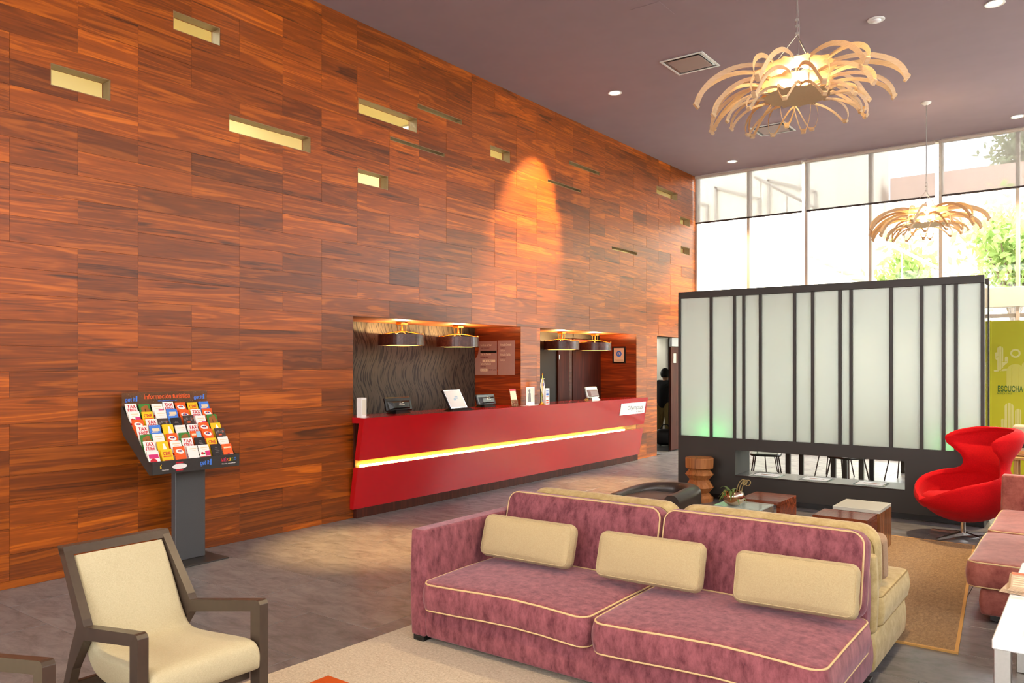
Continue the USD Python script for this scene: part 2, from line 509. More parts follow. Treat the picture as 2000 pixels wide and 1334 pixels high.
fabric("beige_velvet", lin(166, 142, 92), lin(202, 182, 134), 16, sheen=.2, contrast=(.3, .7), dist=.2)
fabric("cushion_linen", lin(172, 152, 114), lin(184, 166, 128), 160, sheen=.1, bump=.4)
fabric("cushion_taupe", lin(160, 130, 104), lin(178, 148, 120), 120, sheen=.1, bump=.4)
fabric("chair_linen", lin(180, 169, 138), lin(192, 182, 151), 140, sheen=.1, bump=.3)
fabric("red_wool", lin(176, 2, 12), lin(200, 6, 16), 90, sheen=.12, bump=.4, sheen_tint=(1, .3, .3))
fabric("rug_pale", lin(166, 154, 134), lin(212, 201, 182), 70, sheen=.1, contrast=(.3, .68), bump=.9)
fabric("rug_tan", lin(120, 93, 62), lin(168, 137, 98), 60, sheen=.1, contrast=(.3, .7), bump=.9, stretch=(1, .35, 1))
plain("piping", lin(206, 176, 128), .7)
plain("piping_olive", lin(140, 116, 66), .7)
plain("rug_edge", lin(196, 150, 84), .8)

# slate floor tiles: streaky grey-brown, satin; tone = (shade, offsets)
mat("slate", {"g": ("geometry", {}), "t": ("attribute", {"attribute": "tone"}), "off": ("vector_math", {"math_type": "multiply", "vector2": (31., 57., 11.)}), "add": ("vector_math", {"math_type": "add"}),
              "m": ("mapping", {"scale": (2.2, 4.5, 3.)}), "n": ("noise_texture", {"scale": 1.8, "detail": 9.0, "roughness": .72, "distortion": .5}),
              "r": ("rgb_ramp", {"ramp": [(.25, lin(92, 91, 94)), (.5, lin(109, 107, 110)), (.78, lin(134, 131, 133))]}),
              "sep": ("separate_color", {}), "mr": ("map_range", {"to_min": .88, "to_max": 1.1}), "mul": ("vector_math", {"math_type": "scale"}),
              "rr": ("map_range", {"from_min": .3, "from_max": .7, "to_min": .26, "to_max": .40}), "b": ("bump", {"strength": .08, "distance": .003}),
              "p": ("principled_bsdf", {"specular_ior_level": .55})},
    [("g.position", "add.vector1"), ("t.vector", "off.vector1"), ("off.vector", "add.vector2"), ("add.vector", "m.vector"), ("m.vector", "n.vector"), ("n.fac", "r.fac"), ("n.fac", "rr.value"), ("rr.result", "p.roughness"),
     ("t.color", "sep.color"), ("sep.r", "mr.value"), ("r.color", "mul.vector1"), ("mr.result", "mul.scale"), ("mul.vector", "p.base_color"), ("n.fac", "b.height"), ("b.normal", "p.normal")])
plain("grout", lin(70, 64, 60), .8)
# window glass, frosted glass, blind cloth, thin table glass: a sheet reflects by Schlick's law on either face
def sheet(name, nodes, links, body, rough=.02, f0=.035):
    nodes = {**nodes, "g": ("glossy_bsdf", {"roughness": rough}), "lw": ("layer_weight", {"blend": .5}), "pw": ("math", {"math_type": "power", "value2": 5.0}),
             "ma": ("math", {"math_type": "multiply_add", "value2": 1 - f0, "value3": f0}), "mf": ("mix_closure", {})}
    mat(name, nodes, list(links) + [("lw.facing", "pw.value1"), ("pw.value", "ma.value1"), ("ma.value", "mf.fac"), (body, "mf.closure1"), ("g.BSDF", "mf.closure2")], "mf.closure")


TINT = .40
sheet("pane", {"t": ("transparent_bsdf", {"color": (.97, .985, .98)})}, [], "t.BSDF")
sheet("pane_tinted", {"t": ("transparent_bsdf", {"color": (TINT ** .5, TINT ** .5 * .98, TINT ** .5 * .96)})}, [], "t.BSDF")
sheet("frosted", {"t": ("translucent_bsdf", {"color": (.90, .94, .92)}), "d": ("diffuse_bsdf", {"color": (.84, .88, .86)}), "m": ("mix_closure", {"fac": .14})}, [("t.BSDF", "m.closure1"), ("d.BSDF", "m.closure2")], "m.closure", .16)
mat("frosted_back", {"t": ("translucent_bsdf", {"color": (.95, .97, .96)}), "c": ("transparent_bsdf", {"color": (.95, .97, .96)}), "m": ("mix_closure", {"fac": .7})}, [("t.BSDF", "m.closure1"), ("c.BSDF", "m.closure2")], "m.closure")
mat("blind_cloth", {"c": ("transparent_bsdf", {"color": (.70, .695, .69)}), "d": ("diffuse_bsdf", {"color": (.62, .60, .57)}), "m": ("mix_closure", {"fac": .45})}, [("c.BSDF", "m.closure1"), ("d.BSDF", "m.closure2")], "m.closure")
sheet("table_glass", {"t": ("transparent_bsdf", {"color": (.72, .80, .78)}), "d": ("diffuse_bsdf", {"color": (.56, .66, .62)}), "m": ("mix_closure", {"fac": .7})}, [("t.BSDF", "m.closure1"), ("d.BSDF", "m.closure2")], "m.closure", .05, .06)
mat("acrylic", {"t": ("transparent_bsdf", {"color": (.80, .76, .72)}), "d": ("diffuse_bsdf", {"color": lin(150, 118, 94)}), "m": ("mix_closure", {"fac": .30})},
    [("t.BSDF", "m.closure1"), ("d.BSDF", "m.closure2")], "m.closure")
mat("leaf", {"d": ("diffuse_bsdf", {"color": lin(146, 166, 104)}), "t": ("translucent_bsdf", {"color": lin(178, 198, 120)}), "m": ("mix_closure", {"fac": .5})}, [("d.BSDF", "m.closure1"), ("t.BSDF", "m.closure2")], "m.closure")
mat("leaf_dusty", {"d": ("diffuse_bsdf", {"color": lin(126, 134, 108)}), "t": ("translucent_bsdf", {"color": lin(160, 170, 130)}), "m": ("mix_closure", {"fac": .4})}, [("d.BSDF", "m.closure1"), ("t.BSDF", "m.closure2")], "m.closure")
# pendant veneer: thin pale wood that lets light through
mat("veneer", {"g": ("texture_coordinate", {}), "mp": ("mapping", {"scale": (6., 6., 60.)}), "n": ("noise_texture", {"scale": 3.0, "detail": 4.0}), "r": ("rgb_ramp", {"ramp": [(.3, lin(200, 178, 142)), (.7, lin(220, 200, 168))]}),
               "d": ("principled_bsdf", {"roughness": .6}), "t": ("translucent_bsdf", {"color": lin(236, 190, 110)}), "m": ("mix_closure", {"fac": .34})},
    [("g.object", "mp.vector"), ("mp.vector", "n.vector"), ("n.fac", "r.fac"), ("r.color", "d.base_color"), ("d.BSDF", "m.closure1"), ("t.BSDF", "m.closure2")], "m.closure")
plain("veneer_solid", lin(196, 168, 128), .6, noise=.06, scale=60)
# wavy relief wallpaper of the reception niche
mat("wallpaper", {"g": ("geometry", {}), "m": ("mapping", {"scale": (1., 15.0, 1.7)}), "n0": ("noise_texture", {"scale": 1.6, "detail": 1.0}), "sx": ("separate_xyz", {}),
                  "s1": ("math", {"math_type": "multiply", "value2": 9.0}), "s2": ("math", {"math_type": "sine"}), "s3": ("math", {"math_type": "multiply", "value2": .055}), "s4": ("math", {"math_type": "add"}), "cv": ("combine_xyz", {}),
                  "n": ("noise_texture", {"scale": 2.4, "detail": 2.0, "roughness": .5, "distortion": .4}), "r": ("rgb_ramp", {"ramp": [(.405, lin(36, 30, 28)), (.475, lin(74, 65, 54)), (.62, lin(80, 70, 58)), (.7, lin(62, 53, 47))]}),
                  "b": ("bump", {"strength": .5, "distance": .006}), "p": ("principled_bsdf", {"roughness": .7})},
    [("g.position", "sx.vector"), ("sx.z", "s1.value1"), ("s1.value", "s2.value1"), ("s2.value", "s3.value1"), ("s3.value", "s4.value1"), ("sx.y", "s4.value2"), ("s4.value", "cv.y"), ("sx.z", "cv.z"), ("sx.x", "cv.x"),
     ("cv.vector", "m.vector"), ("m.vector", "n.vector"), ("n.fac", "r.fac"), ("r.color", "p.base_color"), ("n.fac", "b.height"), ("b.normal", "p.normal")])
plain("olive_wall", lin(40, 35, 26), .7, noise=.12, scale=30)
emit("led_strip", (1.0, .66, .2), 34.0)
emit("downlight_lens", (1.0, .88, .66), 30.0)
emit("bulb_soft", (1.0, .55, .12), 5.0)
emit("bulb", (1.0, .74, .36), 26.0)
emit("green_led", (.05, 1.0, .2), 70.0)
emit("cove_light", (1.0, .97, .9), 16.0)
emit("ceiling_lamp", (1.0, .93, .66), 50.0)

# ================================================================ the large structure
H, YG, XR, YB = 5.578, 15.34, 10.3, -4.2
SLOTS = [(3.871, 4.345, 4.735, 4.905), (2.836, 3.310, 3.940, 4.115), (4.4385, 5.4135, 3.949, 4.113), (6.079, 7.035, 4.544, 4.718), (7.041, 7.881, 4.845, 4.909), (6.576, 7.540, 4.352, 4.400), (6.073, 6.547, 3.757, 3.918),
         (8.479, 8.929, 4.560, 4.718), (10.464, 11.410, 4.861, 4.919), (9.877, 10.837, 4.471, 4.519), (13.522, 14.430, 4.929, 5.077), (14.570, 15.020, 4.504, 4.658), (11.824, 12.742, 3.675, 3.735), (14.588, 15.010, 3.925, 4.074)]
NICHES = [(6.005, 9.18, 1.05, 2.255), (9.673, 12.715, 1.05, 2.255)]
DOOR = (13.533, 14.95, 0.0, 2.245)
holes = unary_union([sbox(a, c, b, d) for a, b, c, d in SLOTS + NICHES + [DOOR]])
back_holes = unary_union([holes] + [sbox(a - .013, c, b + .013, d + .013) for a, b, c, d in NICHES])

# floor: slate tiles 1.2 x 0.6 m in courses
fl = struct("floor", box(-4.2, XR, YB, 22.5, -.12, -.014), "grout")
k = 0
for j, y0 in enumerate(np.arange(4.75 - .6 * 15, YG - .05, .6)):
    for x0 in np.arange(-1.3, XR - .05, 1.2):
        off = (.6 if j % 2 else 0)
        a, b = max(x0 + off, -.9 if 13.5 <= y0 < 14.9 else 0.0), min(x0 + off + 1.2, XR)
        c, d = max(y0, YB), min(y0 + .6, YG - .02)
        if b - a < .08 or d - c < .05: continue
        g = .0016
        obj("tile", box(a + g, b - g, c + g, d - g, -.014, 0, .0015), "slate", fl, tone=rng.random(3))
obj("room_floor", box(-4.1, -.15, 12.87, 22.4, -.014, -.001), "slate", fl, tone=(.5, .2, .7))

# wood wall: a backing with real openings, and veneer panels in courses 0.2 m high on a 0.503 m grid
wl = struct("wall_left", prism(sbox(YB, 0, YG - .03, H).difference(back_holes), .138, (-.15, 0, 0), (0, 1, 0), (0, 0, 1)), "panel_back")
# (the backing stands from x = -0.150 to -0.012, the panels in front of it)
cells = []
for r in range(-1, 28):
    z0, z1 = max(0, .06 + .2 * r), min(H, .26 + .2 * r)
    c = -3
    while c < 26:
        n = 2 if rng.random() < .55 else 1
        y0, y1 = 2.541 + .503 * c, 2.541 + .503 * (c + n)
        c += n
        y0, y1 = max(y0, YB), min(y1, YG - .035)
        if y1 - y0 < .03: continue
        for g in getattr((p := sbox(y0, z0, y1, z1).difference(holes)), "geoms", [p]):
            if g.area > .0008: cells.append(g)
cells.sort(key=lambda g: math.hypot(g.centroid.x - EYE[1], EYE[0]) if 2.4 < g.centroid.x else 99)
rest = MB()
for i, g in enumerate(cells):
    q = g.buffer(-.0005, join_style=2)
    if q.is_empty: continue
    proud = rng.uniform(-.0012, .0012)
    tone = (np.clip(rng.beta(2.2, 1.9), 0, 1), rng.random(), rng.random())
    if len(q.exterior.coords) == 5 and abs(q.area - q.minimum_rotated_rectangle.area) < 1e-6:
        a, b, c, d = q.bounds
        m = box(-.0125, proud, a, c, b, d, .0008)
    else:
        m = prism(q, .0125 + proud, (-.0125, 0, 0), (0, 1, 0), (0, 0, 1))
    if i < 298:
        obj("panel", m, "panel_wood", wl, tone=tone)
    else:
        rest.add(m, tone)
obj("panel", rest, "panel_wood", wl, tone=True, kind="stuff", label="smaller far veneer panels of the wood wall")

# reception niches: wallpapered back, veneered cheeks and soffit
for i, (y0, y1, z0, z1) in enumerate(NICHES):
    X = -.853 if i == 0 else -.765
    obj("niche_back", box(X - .05, X, y0 - .05, y1 + .05, 0, z1 + .05), "wallpaper" if i == 0 else "olive_wall", wl, label="dark wallpaper with wavy vertical relief" if i == 0 else "plain dark olive back of the right niche")
    for a, b in ((y0 - .0125, y0), (y1, y1 + .0125)):
        for q in range(10):
            zz = .06 + .2 * (q + 1)
            if zz > z1 - .02: break
            obj("niche_panel", box(X, -.0135, a, b, zz, min(zz + .2, z1)), "niche_wood", wl)
    obj("soffit", box(X, -.0135, y0 - .0125, y1 + .0125, z1, z1 + .0125), "soffit_wood", wl)
    obj("niche_floor", box(X, -.155, y0, y1, .70, .74), "panel_back", wl)
nb = -.765
for y0, y1 in ((11.27, 11.61), (11.74, 12.70)):
    obj("service_door", box(nb + .004, nb + .035, y0, y1, .75, 2.16, .004), "door_wood", wl, label="dark brown service door in the right niche")
obj("service_post", box(nb + .003, nb + .03, 11.63, 11.72, .75, 2.16, .003), "drum_wood", wl)
obj("door_pull", box(nb + .03, nb + .05, 11.275, 11.295, 1.80, 1.88, .003), "silver", wl)

# ceiling, far walls
ce = struct("ceiling", box(-.2, XR + .1, YB, YG + .15, H, H + .12), "ceiling_paint")
# rooms seen through the slots and the doorway
struct("wall_mezzanine", MB(box(-3.2, -3.05, YB, 15.3, 2.6, 5.7), box(-3.1, -.15, YB, YB + .1, 2.7, 5.6), box(-3.1, -.15, 15.2, 15.3, 2.7, 5.6)), "warm_paint")
struct("floor_mezzanine", box(-3.1, -.151, YB, 15.3, 2.56, 2.70), "cream_paint")
struct("ceiling_mezzanine", box(-3.1, -.15, YB, 15.3, 5.45, 5.55), "warm_paint")
ORD_ = ["first", "second", "third", "fourth"]
for i, yy in enumerate((3.2, 6.2, 9.2, 12.6)):
    t = thing("ceiling_lamp", f"flat ceiling lamp of the upper room, {ORD_[i]} from the camera end, behind the slots", "ceiling light", (-1.7, yy, 5.45), group="lamps of the upper room")
    obj("frame", MB(box(-2.3, -1.1, yy - .32, yy + .32, 5.425, 5.449)), "white_frame", t)
    obj("diffuser", box(-2.26, -1.14, yy - .28, yy + .28, 5.415, 5.4249), "ceiling_lamp", t)
struct("wall_dining", MB(box(-4.2, -4.05, 12.8, 22.5, 0, 2.55), box(-4.1, -.15, 12.77, 12.87, 0, 2.55), box(-4.1, -.1, 22.3, 22.45, 0, 2.55), box(-.15, 0, YG + .02, 22.4, 0, 2.6)), "grey_wall")
struct("ceiling_dining", box(-4.1, -.15, 12.8, 22.4, 2.42, 2.55), "white_paint")
cv = obj("cove_light", box(-3.6, -3.3, 13.4, 22.0, 2.36, 2.42), "cove_light")
data(cv.prim, "long white light trough under the dining room ceiling", "ceiling light")

# doorway: dark leaf that stands half closed, steel plate, pale block above
d1 = struct("door_1", MB(box(-.15, -.001, 13.50, 13.533, 0, 2.27), box(-.15, -.001, 13.533, 14.95, 2.245, 2.28)), "panel_back")
obj("door_leaf", box(-.12, -.075, 14.30, 14.945, .02, 2.06, .004), "door_wood", d1)
obj("transom_block", box(-.13, -.07, 14.33, 14.945, 2.07, 2.244, .003), "grey_plate", d1, label="pale panel above the dark door leaf")
obj("push_plate", box(-.075, -.068, 14.40, 14.52, 1.74, 1.93, .002), "brushed", d1)
obj("jamb", box(-.125, -.11, 14.285, 14.30, .0, 2.244), "black_plastic", d1)

# small glazed slots high in the wood wall
for i, (y0, y1, z0, z1) in enumerate(SLOTS):
    t = thing(f"window_{i + 3}", kind="structure", loc=(0, y0, z0))
    e = .006
    obj("frame", MB(box(-.12, -.004, y0, y1, z0, z0 + e), box(-.12, -.004, y0, y1, z1 - e, z1), box(-.12, -.004, y0, y0 + e, z0 + e, z1 - e), box(-.12, -.004, y1 - e, y1, z0 + e, z1 - e)), "liner", t)
    obj("pane", box(-.10, -.096, y0 + e, y1 - e, z0 + e, z1 - e), "pane", t)

# ---- glazed facade (far end)
MX = [.012, 1.11, 2.228, 3.356, 4.486, 5.605, 6.725, 7.845, 8.965, 10.085]
w1 = thing("window_1", kind="structure", loc=(5, YG, 0))
for x in MX:
    obj("mullion", box(x - .028, x + .028, YG - .05, YG + .11, 0, H, .004), "mullion", w1)
obj("beam", box(0, XR, YG - .07, YG + .16, 2.66, 2.99, .005), "white_paint", w1)
obj("transom", box(0, XR, YG - .02, YG + .08, 2.49, 2.55, .004), "mullion", w1)
obj("head", box(0, XR, YG - .04, YG + .1, H - .03, H - .001), "mullion", w1)
obj("sill", box(0, XR, YG - .03, YG + .1, 0, .06), "mullion", w1)
for a, b in zip(MX[:-1], MX[1:]):
    for z0, z1 in ((.06, 2.49), (2.55, 2.66), (2.99, H - .03)):
        obj("pane", box(a + .028, b - .028, YG + .03, YG + .042, z0, z1), "pane", w1)
# roller blinds, each across two bays
for i, (a, b) in enumerate(((.03, 2.17), (2.25, 4.41), (4.51, 6.66), (6.76, 8.90))):
    t = thing("roller_blind", ["grey screen blind over the facade bays nearest the wood wall", "grey screen blind over the middle facade bays, left of the far pendant lamp", "grey screen blind over the facade bays behind the far pendant lamp, at the right edge",
                               "grey screen blind over the far right facade bays"][i], "blind", ((a + b) / 2, YG - .12, 4.6), group="roller blinds of the facade")
    obj("cloth", box(a, b, YG - .122, YG - .120, 4.615, H - .05), "blind_cloth", t)
    obj("bottom_bar", box(a, b, YG - .131, YG - .111, 4.585, 4.617, .004), "dark_metal", t)
    obj("roller", tube([(a, YG - .12, H - .04), (b, YG - .12, H - .04)], .03, 12), "mullion", t)
# ---- tinted windows behind the camera and a clerestory on the right wall, both outside the picture
w2 = thing("window_2", kind="structure", loc=(5, YB, 0))
xs = np.linspace(0, XR, 9)
for x in xs:
    obj("mullion", box(x - .03, x + .03, YB - .14, YB, 0, H, .004), "mullion", w2)
obj("beam", MB(box(0, XR, YB - .15, YB, 2.7, 2.9), box(0, XR, YB - .15, YB, H - .1, H), box(0, XR, YB - .15, YB, 0, .1)), "white_paint", w2)
for a, b in zip(xs[:-1], xs[1:]):
    for z0, z1 in ((.1, 2.7), (2.9, H - .1)):
        obj("pane", box(a + .03, b - .03, YB - .07, YB - .058, z0, z1), "pane_tinted", w2)
struct("wall_right", MB(box(XR, XR + .15, YB, YG + .15, 0, 2.9), box(XR, XR + .15, YB, YG + .15, 5.3, H)), "white_paint")
w17 = thing("window_17", kind="structure", loc=(XR, 5.5, 2.9))
ys = np.linspace(YB, YG + .1, 13)
for y in ys:
    obj("mullion", box(XR, XR + .14, y - .035, y + .035, 2.9, 5.3, .004), "mullion", w17)
for a, b in zip(ys[:-1], ys[1:]):
    obj("pane", box(XR + .06, XR + .072, a + .035, b - .035, 2.9, 5.3), "pane_tinted", w17)

# ---- outside
struct("ground_outside", MB(box(-30, 40, YG + .15, 60, -.3, -.03), box(-30, 40, -40, YB - .15, -.3, -.03)), "pavement")
bw = thing("building_wing", "pale building wing with tall door frames outside the glass by the wood wall", "building", (-2, 20.5, 0))
obj("wall", box(-7, 1.55, 20.0, 26, -.03, 9), "stone_pale", bw)
for x0 in (-2.9, -1.5, -.1):
    f_ = obj("door_frame", MB(box(x0, x0 + .06, 19.94, 20.0, 0, 6.4), box(x0 + 1.15, x0 + 1.21, 19.94, 20.0, 0, 6.4 - .45), bar((x0, 19.97, 6.4), (x0 + 1.2, 19.97, 5.95), .06, .06)), "wing_line", bw)
st = thing("outdoor_stair", "white outdoor stair with slim railing beyond the glass facade", "stair", (2, 18.6, 0))
for i in range(14):
    obj("step", box(.2 + .30 * i, .55 + .30 * i, 18.2, 19.2, 4.9 - .19 * i, 4.95 - .19 * i), "stone_pale", st)
obj("handrail", tube([(.2, 18.2, 6.1), (4.4, 18.2, 3.44)], .04, 8), "wing_line", st)
for i in range(0, 14, 2):
    obj("baluster", tube([(.35 + .30 * i, 18.2, -.03), (.35 + .30 * i, 18.2, 6.0 - .19 * i)], .016, 6), "wing_line", st)
t = thing("parapet_building", "low building with brick red parapet beyond the courtyard", "building", (4.5, 26, 0))
obj("wall", box(1.9, 5.5, 25.0, 30, -.03, 5.4), "stone_pale", t)
obj("parapet", box(1.8, 5.6, 24.9, 30.1, 5.4, 7.1), "brick_red", t)
t = thing("olive_building", "tall olive grey building behind the tree at the right edge", "building", (8.5, 30, 0))
obj("wall", box(6.2, 14, 27, 36, -.03, 8.3), "stone_olive", t)
obj("cornice", box(6.0, 14.2, 26.8, 36.2, 8.3, 9.0), "stone_pale", t)
obj("pilaster", box(5.75, 6.15, 26.7, 27.0, -.03, 8.5), "brick_red", t)


def tree(x, y, zc, rx, rz, n, mt, label, seed, size=.13):
    r_ = np.random.default_rng(seed)
    t = thing("tree", label, "tree", (x, y, 0), group="trees outside the facade")
    tr = MB(tube([(x, y, -.03), (x + .05, y, zc * .5), (x - .05, y + .05, zc)], [.12, .09, .04], 8))
    cl = []
    for _ in range(16):
        u = r_.normal(size=3); u /= np.linalg.norm(u)
        c = np.array([x, y, zc]) + u * np.array([rx, rx, rz]) * r_.uniform(.25, .85)
        cl.append(c)
        tr.add(tube([(x, y, zc * .62), (np.array([x, y, zc * .7]) + c) / 2 + [0, 0, .1], c], [.045, .025, .008], 5))
    obj("trunk", tr, "bark", t)
    C = np.array(cl)[r_.integers(0, 16, n)] + r_.normal(size=(n, 3)) * np.array([rx, rx, rz]) * .24
    a = r_.normal(size=(n, 3)); a /= np.linalg.norm(a, axis=1, keepdims=True)
    b = np.cross(a, r_.normal(size=(n, 3))); b /= np.linalg.norm(b, axis=1, keepdims=True)
    s = size * r_.uniform(.6, 1.3, (n, 1))
    v = np.stack([C - a * s, C + b * s * .38, C + a * s, C - b * s * .38], 1).reshape(-1, 3)
    i4 = np.arange(n)[:, None] * 4
    obj("foliage", (v, np.vstack([i4 + [0, 1, 2], i4 + [0, 2, 3]])), mt, t, kind="stuff")


tree(2.75, 21.6, 3.5, .95, 1.15, 1700, "leaf", "small leafy tree outside, left of the far pendant lamp's cable", 1)
tree(5.15, 20.8, 4.1, 1.1, 1.5, 2300, "leaf", "bushy green tree outside, at the right edge of the facade", 2)
tree(8.9, 21.0, 4.2, 1.4, 2.0, 2000, "leaf", "broad green tree outside, beyond the green poster", 3)
tree(4.6, 39.0, 10.6, 1.6, 2.0, 2200, "leaf_dusty", "dusty grey green tree rising above the brick parapet", 4, .2)

# ================================================================ ceiling fittings
def downlight(x, y, label, aim=(0, 0, -1), cone=34, power=1.0, pool=0.0):
    t = thing("downlight", label, "ceiling light", (x, y, H), group="recessed ceiling downlights")
    obj("trim_ring", lathe([(.075, 0), (.098, -.002), (.10, -.008), (.092, -.012), (.076, -.006), (.072, .0)], 32, (x, y, H - .0005)), "white_frame", t)
    obj("lens", lathe([(.001, -.004), (.07, -.004), (.072, -.001)], 24, (x, y, H)), "downlight_lens", t)
    light("downlight_beam", "SphereLight", (x, y, H - .05), SPOT_W * power, (1.0, .74, .42), aim, .04, cone=cone, soft=.6)
    if pool:
        light("downlight_beam", "SphereLight", (x + .02, y, H - .05), SPOT_W * pool, (1.0, .58, .19), (0, 0, -1), .04, cone=12, soft=.9)


downlight(1.157, 9.867, "lit recessed downlight in the ceiling over the reception counter, nearest the wood wall", (-1.157, -.42, -1.75), 24, 1.0, 3.0)
downlight(1.073, 14.54, "bright recessed downlight close to the corner of wood wall and glass facade")
downlight(5.66, 14.555, "lit recessed downlight by the facade at the right edge of the photo")
downlight(5.785, 9.845, "tilted recessed downlight cut by the top right corner of the photo")
downlight(1.10, 5.17, "recessed downlight over the passage in front of the counter, above the picture", power=.2, cone=20, pool=3.0)
downlight(5.75, 5.15, "recessed downlight above the seating area, above the picture", power=.35, cone=50)
downlight(1.10, .60, "recessed downlight near the camera side of the wood wall, above the picture", power=.35, cone=50)
downlight(5.75, .60, "recessed downlight over the near rug, above the picture", power=.35, cone=50)


def vent(cx, cy, s, label):
    t = thing("ceiling_vent", label, "vent", (cx, cy, H))
    a = s / 2
    obj("frame", MB(box(cx - a, cx + a, cy - a, cy - a + .03, H - .012, H - .0005, .003), box(cx - a, cx + a, cy + a - .03, cy + a, H - .012, H - .0005, .003),
                    box(cx - a, cx - a + .03, cy - a + .03, cy + a - .03, H - .012, H - .0005, .003), box(cx + a - .03, cx + a, cy - a + .03, cy + a - .03, H - .012, H - .0005, .003)), "grey_plate", t)
    obj("gap", box(cx - a + .03, cx + a - .03, cy - a + .03, cy + a - .03, H - .002, H - .0006), "black_plastic", t)
    obj("panel", box(cx - a + .075, cx + a - .075, cy - a + .075, cy + a - .075, H - .014, H - .003, .004), "vent_panel", t)


vent(2.47, 9.48, .58, "square ceiling vent with pale frame, left of the near flower pendant")
vent(2.38, 12.93, .58, "square ceiling vent half hidden behind the near pendant's lower petals")
hp = obj("access_panel", box(2.58, 2.93, 7.66, 8.05, H - .004, H - .0005, .002), "ceiling_paint")
data(hp.prim, "flush square access panel in the mauve ceiling, left of the pale framed vent", "ceiling hatch")
t = thing("smoke_detector", "round white smoke detector on the ceiling right of the near pendant", "smoke detector", (4.676, 9.518, H))
obj("base", lathe([(0, -.012), (.085, -.012), (.092, -.006), (.092, -.0005), (0, -.0005)], 32, (4.676, 9.518, H)), "white_frame", t)
obj("sensor", lathe([(0, -.035), (.03, -.034), (.05, -.024), (.055, -.012), (0, -.012)], 28, (4.676, 9.518, H)), "white_gloss", t)


# ---- flower pendants of bent veneer
def pendant(x, y, zb, label):
    """three rings with looping petals; zb = height of the lowest disc"""
    t = thing("flower_pendant", label, "pendant lamp", (x, y, zb), group="flower shaped veneer pendants")
    r_ = np.random.default_rng(11)
    lean = .065       # the flower hangs slightly askew

    def petals(n, r0, r1, z0, rise, drop, w0, ph, wid):
        for i in range(n):
            a = ph + 2 * math.pi * i / n + r_.uniform(-.05, .05)
            er, et = np.array([math.cos(a), math.sin(a), 0]), np.array([-math.sin(a), math.cos(a), 0])
            s = np.linspace(0, 1, 13)
            R1 = r1 * r_.uniform(.95, 1.05)
            half = w0 * (1 - s) ** .75 * (1 + 1.1 * s) + .012
            rad = r0 + (R1 - r0) * np.sin(s * math.pi / 2 * .92) / math.sin(math.pi / 2 * .92)
            z = z0 + rise * np.sin(np.minimum(s / .38, 1) * math.pi / 2) * (1 - s * .2) - (drop + rise) * s ** 1.9
            m = MB()
            for sg in (-1, 1):
                P = np.outer(rad, er) + np.outer(sg * half, et) + np.outer(z, [0, 0, 1])
                P[:, 2] += lean * (P[:, 0] * .8 + P[:, 1] * .6) * s
                P = P + [x, y, zb]
                tilt = np.array([0, 0, 1.0]) * .9
                W = np.outer(np.ones(13), tilt) + np.outer(np.linspace(.1, .75, 13), er)
                m.add(ribbon(P, W, np.linspace(.034, .046, 13) * wid, .0022))
            tip = er * rad[-1] + [x, y, zb + z[-1] + lean * rad[-1] * (er[0] * .8 + er[1] * .6)]
            d = er * .75 + np.array([0, 0, .9]); d /= np.linalg.norm(d)
            m.add(bar(tip - et * .019, tip + et * .019, .022, .060 * wid, .003, d))
            obj("petal", m, "veneer", t)

    def ring(r0, r1, z, teeth):
        out = []
        for k in range(96):
            a = 2 * math.pi * k / 96
            q = r1 + (.045 * max(0, math.cos(a * teeth)) ** 3 if teeth else 0)
            out.append((q * math.cos(a), q * math.sin(a)))
        p = Polygon(out)
        if r0: p = p.difference(shapely.Point(0, 0).buffer(r0, 32))
        return prism(p, .004, (x, y, zb + z), (1, 0, 0), (0, 1, 0))

    obj("bottom_disc", ring(0, .25, 0, 14), "veneer_solid", t)
    obj("ring", ring(.05, .275, .11, 12), "veneer", t)
    obj("ring", ring(.05, .30, .22, 12), "veneer", t)
    petals(12, .24, .54, .0, .015, .15, .062, .1, .55)
    petals(9, .26, .71, .11, .03, .22, .062, .35, .80)
    petals(7, .28, .80, .22, .03, .235, .068, .2, 1.0)
    for k in range(3):
        a = 2.1 * k + .4
        c = np.array([x + .1 * math.cos(a), y + .1 * math.sin(a), zb + .055])
        obj("bulb", lathe([(0, -.035), (.024, -.028), (.032, -.008), (.028, .016), (.016, .034), (.012, .046), (0, .047)], 14, c), "bulb", t)
    sk = MB(tube([(x, y, zb + .02), (x, y, zb + .34)], .014, 10))
    for k in range(3):
        a = 2.1 * k + .4
        sk.add(tube([(x, y, zb + .18), (x + .1 * math.cos(a), y + .1 * math.sin(a), zb + .18)], .008, 8))
        b = 2.1 * k + 1.2
        sk.add(tube([(x + .23 * math.cos(b), y + .23 * math.sin(b), zb), (x + .24 * math.cos(b), y + .24 * math.sin(b), zb + .225)], .005, 6))
    obj("armature", sk, "brushed", t)
    wr = MB()
    for k in range(3):
        a = 2.1 * k + 1.2
        wr.add(tube([(x + .24 * math.cos(a), y + .24 * math.sin(a), zb + .222), (x, y, zb + .50)], .0035, 6))
    wr.add(tube([(x, y, zb + .50), (x, y, H - .03)], .0045, 6))
    wr.add(tube([(x + .012, y, zb + .30), (x + .02, y, zb + .55), (x + .007, y, zb + .75), (x + .006, y, H - .03)], .003, 6))
    for k in (.5, .56, .61):
        wr.add(box(x - .016, x + .016, y - .006, y + .006, zb + k, zb + k + .022, .003))
    obj("suspension", wr, "brushed", t)
    obj("ceiling_rose", lathe([(0, -.04), (.03, -.038), (.065, -.014), (.07, -.0005), (0, -.0005)], 28, (x, y, H)), "white_frame", t)
    light("pendant_glow", "SphereLight", (x, y, zb + .055), PEND_W, (1.0, .66, .28), radius=.03)
    light("pendant_glow", "SphereLight", (x, y, zb + .165), PEND_W, (1.0, .66, .28), radius=.03)
    return t


